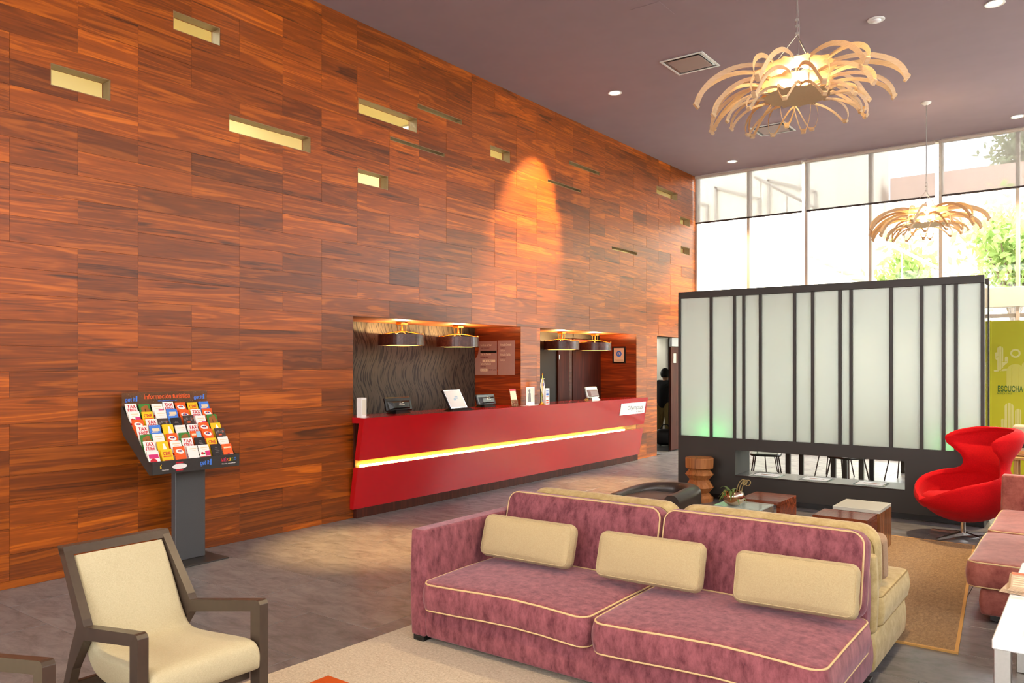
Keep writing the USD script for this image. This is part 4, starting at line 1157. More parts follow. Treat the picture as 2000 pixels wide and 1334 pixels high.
add_cushion(t, "cover", (.27, .135, .055), axes((-1, 0, 0), (0, -.14, .99), (0, .99, .14)), (5.41, 5.045, .582), "cushion_taupe", "cushion_taupe", .04, .03, .024, pr=.003, pname="seam")

# ---- rose velvet sofa at the right edge, facing left
s = thing("rose_sofa", "rose brown velvet sofa with pale piping at the right edge of the photo", "sofa", (6.5, 7.3, 0))
obj("base", rbox(6.045, 7.25, 6.08, 8.46, .05, .225, .02), "velvet_rose", s, smooth=50)
obj("plinth", box(6.10, 7.2, 6.12, 8.40, .012, .051), "black_leg", s)
for y0, y1 in ((6.045, 7.245), (7.258, 8.455)):
    add_cushion(s, "seat_cushion", (.44, (y1 - y0) / 2, .088), None, (6.405, (y0 + y1) / 2, .315), "velvet_rose", "piping", .07, .028, .025, .0, warp=lambda v: v + np.column_stack([np.zeros(len(v)), np.zeros(len(v)), .006 * np.sin(v[:, 1] * 7)]))
for y0, y1 in ((6.06, 7.25), (7.26, 8.455)):
    add_cushion(s, "back_cushion", ((y1 - y0) / 2, .22, .085), axes((0, -1, 0), (.18, 0, .98), (-.98, 0, .18)), (6.92, (y0 + y1) / 2, .62), "velvet_rose", "piping", .07, .028, .02, .0)
obj("back_frame", rbox(7.05, 7.25, 6.08, 8.46, .225, .69, .03), "velvet_rose", s, smooth=50)
obj("arm", rbox(5.965, 7.25, 8.46, 8.60, .05, .705, .018), "velvet_rose", s, smooth=50)


# ---- armchairs with dark frame and cream upholstery, facing +x
def armchair(y0, y1, label):
    """y0..y1: outer faces of the two side frames"""
    t = thing("armchair", label, "armchair", (3.2, (y0 + y1) / 2, 0), group="cream armchairs with dark wooden frame")
    wd = .046

    def nar(m):        # the frame narrows towards the back
        v, f = VF(m); v = v.copy(); ym = (y0 + y1) / 2
        v[:, 1] = ym + (v[:, 1] - ym) * np.clip(.82 + (v[:, 0] - 2.78) / .8 * .18, .80, 1.0)
        return v, f
    for ya, yb2 in ((y0, y0 + wd), (y1 - wd, y1)):
        # side frame cut from one plank: rear leg, stile, arm and front leg
        P = [(2.735, .0005), (2.79, .0005), (2.945, .33), (3.075, .495), (3.535, .575), (3.535, .0128), (3.60, .0128), (3.603, .615), (3.590, .630), (3.575, .6325), (3.075, .553), (3.058, .580), (2.842, .862), (2.78, .862), (2.995, .545), (2.925, .42)]
        pg = Polygon(P).buffer(-.006).buffer(.006, join_style=1)
        v, f = prism(pg, wd, (0, yb2, 0), (1, 0, 0), (0, 0, 1))
        obj("side_frame", nar((v, f)), "dark_frame", t)
    obj("top_rail", nar(hull([(2.772, y, .868) for y in (y0, y1)] + [(2.838, y, .872) for y in (y0, y1)] + [(2.86, y, .835) for y in (y0, y1)] + [(2.795, y, .828) for y in (y0, y1)])), "dark_frame", t)
    obj("front_rail", box(3.50, 3.53, y0 + wd, y1 - wd, .262, .318, .004), "dark_frame", t)
    obj("rear_rail", nar(box(2.86, 2.89, y0 + wd, y1 - wd, .20, .25, .004)), "dark_frame", t)
    # continuous upholstered shell: back sweeping into the seat
    up = [(2.858, .828), (2.90, .765), (2.96, .66), (3.01, .565), (3.05, .495), (3.085, .452), (3.13, .436), (3.22, .436), (3.36, .446), (3.50, .457), (3.57, .455), (3.605, .438), (3.618, .405), (3.616, .36), (3.60, .330)]
    lo = [(2.822, .815), (2.86, .75), (2.91, .64), (2.955, .54), (2.965, .47), (2.985, .41), (3.03, .355), (3.10, .322), (3.22, .312), (3.36, .312), (3.48, .314), (3.54, .315), (3.57, .317), (3.585, .32), (3.592, .324)]
    up, lo = np.array(up), np.array(lo)
    from scipy.interpolate import make_interp_spline
    q = np.linspace(0, 1, 15); Q = np.linspace(0, 1, 44)
    up, lo = (np.column_stack([make_interp_spline(q, a[:, k], 2)(Q) for k in (0, 1)]) for a in (up, lo))
    a0, a1 = y0 + wd + .003, y1 - wd - .003
    rings = []
    for k in range(len(Q)):
        d = up[k] - lo[k]; th_ = np.linalg.norm(d); r_ = min(.028, th_ * .45)
        ring = []
        ym = (a0 + a1) / 2; hw = (a1 - a0) / 2
        L = rrect(hw, th_ / 2, r_, 4)
        for yy, zz in L:
            w_ = zz / th_ + .5
            pu = .010 * max(0, 1 - (yy / hw) ** 2) * (1 if zz > 0 else 0)
            p = lo[k] + d * w_ + d / th_ * pu
            ring.append((p[0], ym + yy, p[1]))
        rings.append(ring)
    n = len(rings[0]); v = np.array(rings).reshape(-1, 3); f = []
    for i in range(len(rings) - 1):
        for k in range(n):
            l = (k + 1) % n
            f += [[i * n + k, i * n + n + k, i * n + n + l], [i * n + k, i * n + n + l, i * n + l]]
    c = len(v); v = np.vstack([v, v[:n].mean(0), v[-n:].mean(0)])
    for k in range(n):
        l = (k + 1) % n
        f += [[c, k, l], [c + 1, c - n + l, c - n + k]]
    obj("upholstery", nar((v, np.array(f))), "chair_linen", t, smooth=60)
    return t


ac = armchair(1.634, 2.253, "cream upholstered armchair with dark wooden frame, whole, at the lower left")
dup(ac, "armchair", (3.2, ac.loc[1] - .927, 0), "second dark framed armchair, only its arm showing in the bottom left corner")

# ---- rugs (thin, on the slate)
t = thing("rug", "pale beige pile rug in front of the mauve sofa", "rug", (4.6, 2.4, 0))
a = math.radians(-7.0)
obj("pile", prism(shapely.affinity.rotate(sbox(3.06, .2, 6.0, 3.98), -3.2, origin=(3.06, 3.5)), .012, (0, 0, .0005), (1, 0, 0), (0, 1, 0)), "rug_pale", t)
t = thing("rug", "tan brown rug between beige sofa, screen and rose sofa", "rug", (4.4, 7.0, 0))
pg = Polygon([(3.35, 5.30), (6.015, 5.32), (5.745, 8.575), (3.35, 8.575)])
obj("pile", prism(pg.buffer(-.02, join_style=2), .012, (0, 0, .0005), (1, 0, 0), (0, 1, 0)), "rug_tan", t)
obj("binding", prism(pg.difference(pg.buffer(-.02, join_style=2)), .013, (0, 0, .0005), (1, 0, 0), (0, 1, 0)), "rug_edge", t)

# ---- orange wood coffee table, corner in view
t = thing("coffee_table", "orange brown wooden coffee table, only a corner showing at the bottom edge", "table", (4.6, 1.9, 0))
obj("tabletop", box(4.06, 5.2, 1.30, 2.22, .355, .40, .004), "table_wood", t)
for x, y in ((4.11, 2.17), (5.15, 2.17), (4.11, 1.35), (5.15, 1.35)):
    obj("leg", box(x - .03, x + .03, y - .03, y + .03, .0125, .355, .003), "table_wood", t)


# ---- cube side tables: a top and two panel legs
def cube_table(x0, x1, y0, y1, z, mt, label, top=None, legs="y", th=.035):
    t = thing("side_table", label, "table", ((x0 + x1) / 2, (y0 + y1) / 2, 0))
    obj("tabletop", box(x0, x1, y0, y1, z - th, z, .002), top or mt, t)
    if legs == "x":
        for a, b in ((x0, x0 + th), (x1 - th, x1)):
            obj("panel_leg", box(a, b, y0, y1, .0135, z - th - .0005), mt, t)
    else:
        for a, b in ((x0 + .002, x0 + .03), (x1 - .03, x1 - .002)):
            for c, d in ((y0 + .002, y0 + .03), (y1 - .03, y1 - .002)):
                obj("leg", box(a, b, c, d, .0135, z - th - .0005), mt, t)
    return t


cube_table(3.875, 4.275, 7.46, 7.95, .42, "cube_wood", "glossy reddish brown cube table, behind the plant bowl", legs="x")
cube_table(3.78, 4.225, 7.05, 7.43, .40, "brushed", "low glass topped metal table that carries the plant bowl", top="table_glass", th=.014)
cube_table(4.70, 5.105, 7.64, 8.13, .405, "mirror_wood", "white topped cube table with wooden panel legs, the taller one near the egg chair", top="grey_gloss", legs="x", th=.03)
cube_table(4.665, 5.115, 7.12, 7.49, .40, "cube_wood", "low brown cube table with mirror gloss top, nested before the white one", legs="x")
bx, by, bz = 3.94, 7.15, .4002
t = thing("plant_bowl", "small leafy plant with curled stems in a shiny copper bowl on the glass table", "potted plant", (bx, by, bz))
obj("bowl", lathe([(0, 0), (.045, .002), (.085, .03), (.104, .075), (.094, .115), (.07, .135), (.062, .13), (.085, .11), (.09, .075), (.07, .03), (0, .02)], 36, (bx, by, bz)), "copper_bowl", t, smooth=40)
obj("soil", lathe([(0, .112), (.08, .108), (.08, .1), (0, .1)], 20, (bx, by, bz)), "bark", t)
r_ = np.random.default_rng(5)
for i in range(22):
    a = r_.uniform(0, 6.28); L = r_.uniform(.10, .17); e = r_.uniform(.15, .9)
    q = np.linspace(0, 1, 7)
    P = np.column_stack([bx - .02 + math.cos(a) * L * q * (1 - .1 * q), by + math.sin(a) * L * q, bz + .12 + L * e * q - L * .75 * q ** 2.2])
    obj("leaf", ribbon(P, np.tile((-math.sin(a), math.cos(a), 0), (7, 1)), .004 + .024 * np.sin(math.pi * np.minimum(1, q * .95 + .05)), .0015), "leaf_green", t)
for k in range(3):
    q = np.linspace(0, 1, 26)
    ang = q * (5.2 + .5 * k)
    obj("curled_stem", tube(np.column_stack([bx + .03 + .02 * k + (.05 + .01 * k) * (np.cos(ang) - 1) * -.5 * (q > .0) + .03 * q, np.full(26, by + .01 * k), bz + .12 + .13 * np.minimum(1, q * 1.6) + (.045 + .008 * k) * np.sin(ang)]), .004, 6), "stem_tan", t)

# ---- turned wooden totem stool
t = thing("totem_stool", "carved wooden stool with zigzag profile, standing in front of the dark screen", "stool", (2.64, 9.36, 0))
tx, ty = 2.64, 9.38
obj("seat", lathe([(0, .548), (.165, .546), (.172, .54), (.174, .535), (.172, .42), (.166, .412), (.10, .408), (0, .408)], 40, (tx, ty, 0)), "stump_wood", t, smooth=35)
obj("body", lathe([(0, .4075), (.12, .4075), (.178, .335), (.118, .268), (.18, .175), (.118, .105), (.172, .05), (.172, .001), (0, .001)], 14, (tx, ty, 0)), "stump_wood", t)

# ---- dark leather tub chair, only its rolled back showing
t = thing("leather_chair", "dark brown leather tub chair behind the beige sofa, near the totem stool", "armchair", (2.85, 7.8, 0))
Pp = np.array([(2.50, 7.45), (2.52, 7.80), (2.62, 8.08), (2.85, 8.22), (3.08, 8.14), (3.20, 7.88), (3.24, 7.55), (3.24, 7.30)])
q = np.linspace(0, 1, 8); Q = np.linspace(0, 1, 40)
from scipy.interpolate import make_interp_spline
Pq = make_interp_spline(q, Pp, 3)(Q)
zt = np.interp(Q, [0, .3, .62, .8, 1], [.33, .385, .40, .42, .40])
sec = rrect(.085, .19, .075, 6)
T = np.gradient(Pq, axis=0); T /= np.linalg.norm(T, axis=1, keepdims=True); Nn = np.column_stack([T[:, 1], -T[:, 0]])
rings = [np.column_stack([Pq[i, 0] + Nn[i, 0] * sec[:, 0], Pq[i, 1] + Nn[i, 1] * sec[:, 0], .01 + (sec[:, 1] / .38 + .5) * (zt[i] - .01)]) for i in range(40)]
n = len(sec); v = np.vstack(rings); f = []
for i in range(39):
    for k in range(n):
        l = (k + 1) % n
        f += [[i * n + k, i * n + l, i * n + n + l], [i * n + k, i * n + n + l, i * n + n + k]]
v = np.vstack([v, rings[0].mean(0), rings[-1].mean(0)])
for k in range(n):
    l = (k + 1) % n
    f += [[40 * n, l, k], [40 * n + 1, 39 * n + k, 39 * n + l]]
obj("tub", (v, np.array(f)), "leather", t, smooth=60)
add_cushion(t, "seat", (.30, .36, .07), None, (2.86, 7.68, .235), "leather", None, .1, .04, .02)
obj("base", box(2.58, 3.15, 7.36, 8.05, .0135, .17, .01), "leather", t)


# ---- red egg chair
def egg_chair(loc, rz):
    t = thing("egg_chair", "bright red upholstered egg chair on a chrome star foot, right of the screen", "armchair", loc, rz)
    zs = np.array([.165, .175, .21, .265, .33, .40, .455, .52, .58, .625, .665, .71, .77, .84, .91, .98, 1.04, 1.08, 1.10])
    ext = np.array([180, 180, 180, 180, 180, 180, 160, 142, 122, 97, 71, 66, 70, 84, 97, 101, 91, 70, 44.])   # half opening angle of the slice
    rs = np.array([.03, .12, .235, .325, .385, .425, .442, .447, .442, .428, .405, .392, .394, .412, .432, .438, .426, .395, .345])
    cy = np.array([0, 0, .0, .0, .0, .005, .01, .012, .015, .02, .03, .04, .055, .075, .10, .12, .138, .150, .156])  # slices move back with height
    sx = np.array([1, 1, 1, 1, 1, 1.0, 1.0, 1.01, 1.01, 1.0, .95, .91, .90, .92, .94, .94, .91, .86, .8])
    Z = np.linspace(0, 1, 60); zq = np.linspace(0, 1, len(zs))
    from scipy.interpolate import PchipInterpolator as PI
    f_ = [PI(zq, a)(Z) for a in (zs, ext, rs, cy, sx)]
    U = np.linspace(-1, 1, 57)
    out = np.zeros((60, 57, 3))
    for i in range(60):
        z, e, r_, c_, s_ = (a[i] for a in f_)
        a = np.radians(U * e)
        # the wings bow outward and curl forward a little; the seat lip is drawn out at the front
        front = np.clip((np.abs(a) - 1.6) / 1.5, 0, 1)
        rr = r_ * (1 + .10 * front * (z > .30))
        out[i, :, 0] = rr * np.sin(a) * s_
        out[i, :, 1] = rr * np.cos(a) * (.94) + c_
        out[i, :, 2] = z - .03 * front * max(0, min(1, (z - .3) / .1))
    # solid: offset inwards
    du, dv = np.gradient(out, axis=1), np.gradient(out, axis=0)
    N = np.cross(du, dv); N /= np.maximum(np.linalg.norm(N, axis=2, keepdims=True), 1e-9)
    if (N[30, 28] @ np.array([0, 1, 0])) < 0: N = -N
    th_ = .05
    edge = np.minimum(np.minimum(1 - np.abs(U)[None, :], 9) * 6, (np.arange(59, -1, -1) / 59 * 8)[:, None])
    edge = np.clip(edge, 0, 1)
    closed = (f_[1] > 178)[:, None]
    rim = np.where(closed, 1, np.sqrt(1 - (1 - edge) ** 2))
    mid = out - N * th_ / 2
    A, B = mid + N * (th_ / 2) * rim[..., None], mid - N * (th_ / 2 + .012) * rim[..., None]
    B[:9, :, 2] = np.maximum(B[:9, :, 2], .23)
    n = 57; idx = np.arange(60 * n).reshape(60, n); o = 60 * n; f = []
    for i in range(59):
        for k in range(n - 1):
            a, b, c, d = idx[i, k], idx[i, k + 1], idx[i + 1, k + 1], idx[i + 1, k]
            f += [[a, b, c], [a, c, d], [o + a, o + c, o + b], [o + a, o + d, o + c]]
    for k in range(n - 1):
        f += [[idx[59, k], idx[59, k + 1], o + idx[59, k + 1]], [idx[59, k], o + idx[59, k + 1], o + idx[59, k]],
              [idx[0, k + 1], idx[0, k], o + idx[0, k]], [idx[0, k + 1], o + idx[0, k], o + idx[0, k + 1]]]
    for i in range(59):
        for k in (0, n - 1):
            f += [[idx[i, k], idx[i + 1, k], o + idx[i + 1, k]], [idx[i, k], o + idx[i + 1, k], o + idx[i, k]]]
    V = np.vstack([A.reshape(-1, 3), B.reshape(-1, 3)])
    m = trimesh.Trimesh(V, f, process=False); trimesh.repair.fix_normals(m)
    c, s_ = math.cos(rz), math.sin(rz)
    W = lambda p: np.asarray(p, float) @ np.array([[c, s_, 0], [-s_, c, 0], [0, 0, 1]]) + np.array(loc)
    obj("shell", (W(m.vertices), np.array(m.faces)), "red_wool", t, smooth=70)
    sc, _, _ = cushion(.275, .275, .05, .20, .04, .025, .0)
    obj("seat_cushion", (W(sc[0] + [0, -.07, .375]), sc[1]), "red_wool", t, smooth=60)
    obj("column", (lambda q: (W(q[0]), q[1]))(lathe([(0, .03), (.024, .03), (.022, .155), (.09, .17), (0, .17)], 24)), "chrome", t, smooth=40)
    for k in range(4):
        b = k * math.pi / 2 + .35
        e = np.array([math.cos(b), math.sin(b), 0]); p = np.array([-e[1], e[0], 0])
        obj("foot", (lambda q: (W(q[0]), q[1]))(hull([e * .02 + p * .022 + [0, 0, z] for z in (.026, .062)] + [e * .02 - p * .022 + [0, 0, z] for z in (.026, .062)] + [e * .36 + p * .012 + [0, 0, z] for z in (.006, .022)] + [e * .36 - p * .012 + [0, 0, z] for z in (.006, .022)])), "chrome", t)
    return t


egg_chair((5.60, 8.93, 0), math.radians(-52))

# ---- white bench table at the right edge with folded newspapers
t = thing("white_bench", "white low bench with steel legs in the bottom right corner", "table", (6.75, 4.6, 0))
obj("tabletop", MB(box(6.318, 7.2, 3.92, 4.70, .505, .55, .005), box(6.318, 7.2, 4.704, 5.53, .505, .55, .005)), "white_gloss", t)
obj("inlay", MB(box(6.42, 7.1, 4.02, 4.62, .5502, .552, .0006), box(6.40, 7.1, 4.80, 5.43, .5502, .552, .0006)), "white_frame", t)
for x, y in ((6.355, 3.965), (7.15, 3.965), (6.345, 5.24), (7.15, 5.24)):
    obj("leg", box(x - .032, x + .032, y - .03, y + .03, .001, .505, .003), "brushed", t)
for k, (x, y, r_, c_, lab) in enumerate(((6.55, 4.90, -6, "newsprint", "folded newspaper at the bottom of the small pile on the white bench"), (6.56, 4.93, 3, "newsprint", "folded newspaper with a red printed band, on top of the pile on the white bench"))):
    t = thing("newspaper", lab, "newspaper", (x, y, .553 + .016 * k))
    z = .553 + .016 * k
    obj("sheets", xf(MB(*[box(-.26 + .003 * q, .26 - .002 * q, -.19 + .004 * q, .19 - .003 * q, .003 * q, .003 * q + .0026) for q in range(5)]), rotz(r_), (x, y, z)), c_, t)
    if k:
        obj("headline", xf(MB(box(-.25, .25, .12, .17, .0148, .0152)), rotz(r_), (x, y, z)), "word_orange", t)
        obj("columns", xf(MB(*[box(-.24 + .12 * i, -.15 + .12 * i, -.15 + .05 * j, -.125 + .05 * j, .0148, .0151) for i in range(4) for j in range(5)]), rotz(r_), (x, y, z)), "ink_cream", t)

# ================================================================ frosted screen
sc = thing("glass_screen", "tall dark framed screen of frosted glass strips with a low see-through opening", "room divider", (3.98, 9.85, 0))
SX0, SX1, SY0, SY1, SZ = 2.25, 5.712, 9.60, 10.10, 2.66
ox0, ox1, oz0, oz1 = 3.022, 4.955, .318, .64
fr = prism(sbox(SX0, .0, SX1, .786).difference(sbox(ox0, oz0, ox1, oz1)), SY1 - SY0, (0, SY1, .001), (1, 0, 0), (0, 0, 1))
obj("plinth", fr, "screen_frame", sc, label="dark base with a rectangular opening")
obj("sill", box(ox0, ox1 + .0, SY0 - .012, SY1, oz0 - .0, oz0 + .012, .002), "dark_metal", sc)
obj("skirting", box(SX0 + .01, SX1 - .01, SY0 - .006, SY0, .012, .07), "black_plastic", sc)
for ya in (SY0, SY1 - .06):
    obj("top_beam", box(SX0, SX1, ya, ya + .06, 2.575, SZ, .003), "screen_frame", sc)
MU = [2.266, 2.700, 3.008, 3.126, 3.336, 3.751, 3.960, 4.268, 4.390, 4.813, 5.119, 5.333, 5.450, 5.697]
for k, x in enumerate(MU):
    hw = .017 if k else .016
    obj("post", box(x - hw, x + hw, SY0, SY0 + .05, .786, 2.575, .002), "screen_frame", sc)
for k in (0, -1):
    obj("post", box(MU[k] - .016, MU[k] + .016, SY1 - .05, SY1, .786, 2.575, .002), "screen_frame", sc)
for a, b in zip(MU[:-1], MU[1:]):
    obj("frosted_pane", box(a + .017, b - .017, SY0 + .020, SY0 + .028, .787, 2.574), "frosted", sc)
obj("rear_pane", box(SX0 + .03, SX1 - .03, SY1 - .03, SY1 - .024, .787, 2.574), "frosted_back", sc, label="clearer frosted glass of the rear side")
for x in (SX0 + .006, SX1 - .012):
    obj("side_pane", box(x, x + .006, SY0 + .051, SY1 - .051, .787, 2.574), "pane", sc)
for x, z in ((2.60, .80), (2.78, .80), (5.42, .80)):
    obj("lamp", lathe([(0, 0), (.03, 0), (.03, .012), (.02, .03), (0, .034)], 16, (x, 9.76, z - .013)), "green_led", sc, label="small green lamp inside the screen")
for k, x in enumerate((3.36, 3.95, 4.56)):
    t = thing("card_holder", ["leftmost white card in a flat holder on the screen's sill", "middle white card in a flat holder on the screen's sill", "rightmost white card in a flat holder on the screen's sill"][k], "card holder", (x, 9.80, oz0 + .012))
    obj("tray", box(x - .17, x + .17, 9.66, 9.96, oz0 + .0122, oz0 + .018, .002), "table_glass", t)
    obj("card", box(x - .145, x + .145, 9.69, 9.93, oz0 + .0182, oz0 + .021), "paper_white", t)
    obj("card_print", box(x - .08, x + .09, 9.79, 9.83, oz0 + .0211, oz0 + .0216), "ink_brown", t)


# ---- cafe chairs and tables beyond the screen
def cafe_chair(x, y, rz, label):
    t = thing("cafe_chair", label, "chair", (x, y, 0), rz, group="slim legged cafe chairs beyond the screen")
    c, s_ = math.cos(rz), math.sin(rz)
    W = lambda m: (VF(m)[0] @ np.array([[c, s_, 0], [-s_, c, 0], [0, 0, 1]]) + [x, y, 0], VF(m)[1])
    m, _, _ = cushion(.205, .205, .016, .09, .012, .0)
    obj("seat", W(xf(m, None, (0, 0, .465))), "black_plastic", t, smooth=40)
    m, _, _ = cushion(.19, .15, .010, .08, .008, .0)
    obj("backrest", W(xf(m, axes((1, 0, 0), (0, .18, .984), (0, -.984, .18)), (0, .235, .70))), "black_plastic", t, smooth=40)
    for sx in (-1, 1):
        obj("leg", W(tube([(sx * .15, -.14, .45), (sx * .215, -.205, .0)], .009, 8)), "dark_metal", t)
        obj("leg", W(tube([(sx * .15, .14, .45), (sx * .215, .22, .0)], .009, 8)), "dark_metal", t)
        obj("back_rod", W(tube([(sx * .14, .16, .45), (sx * .13, .235, .60)], .008, 8)), "dark_metal", t)
    obj("seat_rail", W(MB(tube([(-.15, -.14, .45), (.15, -.14, .45)], .008, 8), tube([(-.15, .14, .45), (.15, .14, .45)], .008, 8))), "dark_metal", t)
    return t


cc0 = cafe_chair(2.95, 10.95, .25, "black cafe chair just behind the left end of the screen's opening")
for x, y, rz, lab in ((3.45, 12.55, 3.0, "black cafe chair beyond the opening, second from its left end"), (3.95, 11.25, -.5, "black cafe chair close behind the middle of the screen's opening"), (4.40, 12.75, 2.9, "black cafe chair farther off behind the middle of the opening"),
                      (5.45, 13.45, 1.4, "black cafe chair near the facade, right of the opening's middle"), (5.0, 12.6, 3.3, "black cafe chair near the facade, at the right end of the opening"), (2.35, 12.4, 1.5, "black cafe chair beyond the gap left of the screen's opening"), (5.2, 11.6, 1.2, "black cafe chair hidden behind the right half of the screen")):
    dup(cc0, "cafe_chair", (x, y, 0), lab, rz)


def cafe_table(x, y, label):
    t = thing("cafe_table", label, "table", (x, y, 0), group="square cafe tables beyond the screen")
    obj("tabletop", box(x - .36, x + .36, y - .36, y + .36, .70, .735, .004), "dark_frame", t)
    for sx in (-1, 1):
        for sy in (-1, 1):
            obj("leg", box(x + sx * .31 - .03, x + sx * .31 + .03, y + sy * .31 - .03, y + sy * .31 + .03, 0, .70), "screen_frame", t)
    return t


ct = cafe_table(3.42, 11.72, "dark square cafe table behind the left half of the screen's opening")
for x, y, lab in ((4.35, 11.95, "dark square cafe table behind the right half of the screen's opening"), (4.5, 14.0, "dark square cafe table near the facade")):
    dup(ct, "cafe_table", (x, y, 0), lab)

# ---- green poster banner behind the screen's right end
PY = 12.2
t = thing("poster_banner", "lime green cactus poster reading ESCUCHA, standing beyond the screen's right end", "poster", (6.3, PY, 0))
obj("sheet", box(5.525, 7.05, PY, PY + .012, .04, 2.29), "poster_green", t)
obj("frame", MB(box(5.50, 5.53, PY - .004, PY + .02, .0, 2.30, .003), box(7.05, 7.08, PY - .004, PY + .02, 0, 2.30, .003), box(5.53, 7.05, PY - .003, PY + .004, 2.118, 2.124)), "poster_green", t)
obj("foot", MB(box(5.6, 5.66, PY - .2, PY + .2, 0, .03), box(6.9, 6.96, PY - .2, PY + .2, 0, .03)), "brushed", t)
pe, pz = (1, 0, 0), (0, 0, 1)
o = np.array([0, PY - .0012, 0])
obj("title", text("ESCUCHA", (5.598, PY - .0032, 1.358), pe, pz, .075, .285, bold=True), "poster_text", t)
obj("subtitle", text("MÚSICA Y MÁS", (5.598, PY - .0032, 1.322), pe, pz, .022, .16), "poster_text", t)
obj("sun", prism(shapely.Point(5.80, 1.86).buffer(.058).difference(shapely.Point(5.80, 1.86).buffer(.036)), .0012, o, pe, pz), "poster_pale", t)


def cactus(parts, mt, name="cactus"):
    g = unary_union([shapely.LineString(p).buffer(w, 8) for p, w in parts])
    cut = unary_union([shapely.LineString([(p[0][0] + dx, p[0][1] - .05), (p[-1][0] + dx, p[-1][1] + .05)]).buffer(.003) for p, w in parts for dx in (-w * .4, w * .4)])
    obj(name, prism(g.difference(cut), .0012, o, pe, pz), mt, t)


cactus([([(5.63, 1.66), (5.63, 1.92)], .034), ([(5.585, 1.86), (5.585, 1.80), (5.61, 1.77)], .014), ([(5.70, 1.80), (5.70, 1.75), (5.65, 1.70)], .018), ([(5.57, 1.63), (5.70, 1.645)], .012)], "poster_pale")
cactus([([(5.80, 1.45), (5.80, 1.62)], .10), ([(5.92, 1.5), (5.92, 1.7)], .05)], "poster_pale2")
cactus([([(5.73, .55), (5.73, 1.16)], .05), ([(5.83, .5), (5.83, 1.10)], .035), ([(5.66, .6), (5.66, .98)], .02)], "poster_pale")
cactus([([(6.0, .6), (6.0, .92)], .045), ([(5.58, .4), (5.58, .85)], .05)], "poster_pale")
cactus([([(6.5, .5), (6.5, 1.6)], .12), ([(6.3, .9), (6.3, 1.3)], .05), ([(6.72, .8), (6.72, 1.4)], .06)], "poster_pale2")

# ---- light wooden shelf with a retro radio at the right edge
t = thing("pine_shelf", "light wooden shelf unit at the right edge, behind the egg chair", "shelf", (6.4, 10.35, 0))
for x in (5.95, 6.90):
    for y in (10.2, 10.55):
        obj("post", box(x - .02, x + .02, y - .02, y + .02, 0, .675, .003), "pine_wood", t)
for z in (.22, .675):
    obj("shelf_board", box(5.90, 6.96, 10.16, 10.60, z, z + .028, .003), "pine_wood", t)
for k, (x, w_, h_, c_) in enumerate(((6.12, .035, .26, "ink_teal"), (6.16, .03, .24, "ink_red"), (6.20, .04, .28, "ink_dbrown"), (6.245, .03, .25, "ink_cream"))):
    b_ = thing("book", ["teal book, first from the left on the pine shelf", "red book, second from the left on the pine shelf", "dark brown book, third from the left on the pine shelf", "cream book, fourth from the left on the pine shelf"][k], "book", (x, 10.3, .248))
    obj("cover", box(x - w_ / 2, x + w_ / 2 - .002, 10.22, 10.42, .2485, .2485 + h_, .003), c_, b_)
    obj("pages", box(x - w_ / 2 + .004, x + w_ / 2 - .006, 10.23, 10.424, .2495, .2485 + h_ + .0005), "paper_white", b_)
rx, ry, rz_ = 6.10, 10.36, .7115
t = thing("retro_radio", "tan box shaped radio with a dark front panel on the pine shelf", "radio", (rx, ry, rz_))
m, _, _ = cushion(.185, .165, .10, .03, .02, 0)
obj("case", xf(m, axes((1, 0, 0), (0, 0, 1), (0, -1, 0)), (rx, ry, rz_ + .166)), "radio_tan", t, smooth=40)
obj("front_panel", box(rx - .115, rx + .115, ry - .104, ry - .099, rz_ + .09, rz_ + .235, .002), "ink_dbrown", t)
obj("dial", xf(lathe([(0, .012), (.026, .01), (.028, 0), (0, 0)], 20), axes((1, 0, 0), (0, 0, 1), (0, -1, 0)), (rx - .07, ry - .104, rz_ + .165)), "brass", t)
obj("foot_rail", box(rx - .17, rx + .17, ry - .108, ry - .10, rz_ + .02, rz_ + .06, .003), "pine_wood", t)


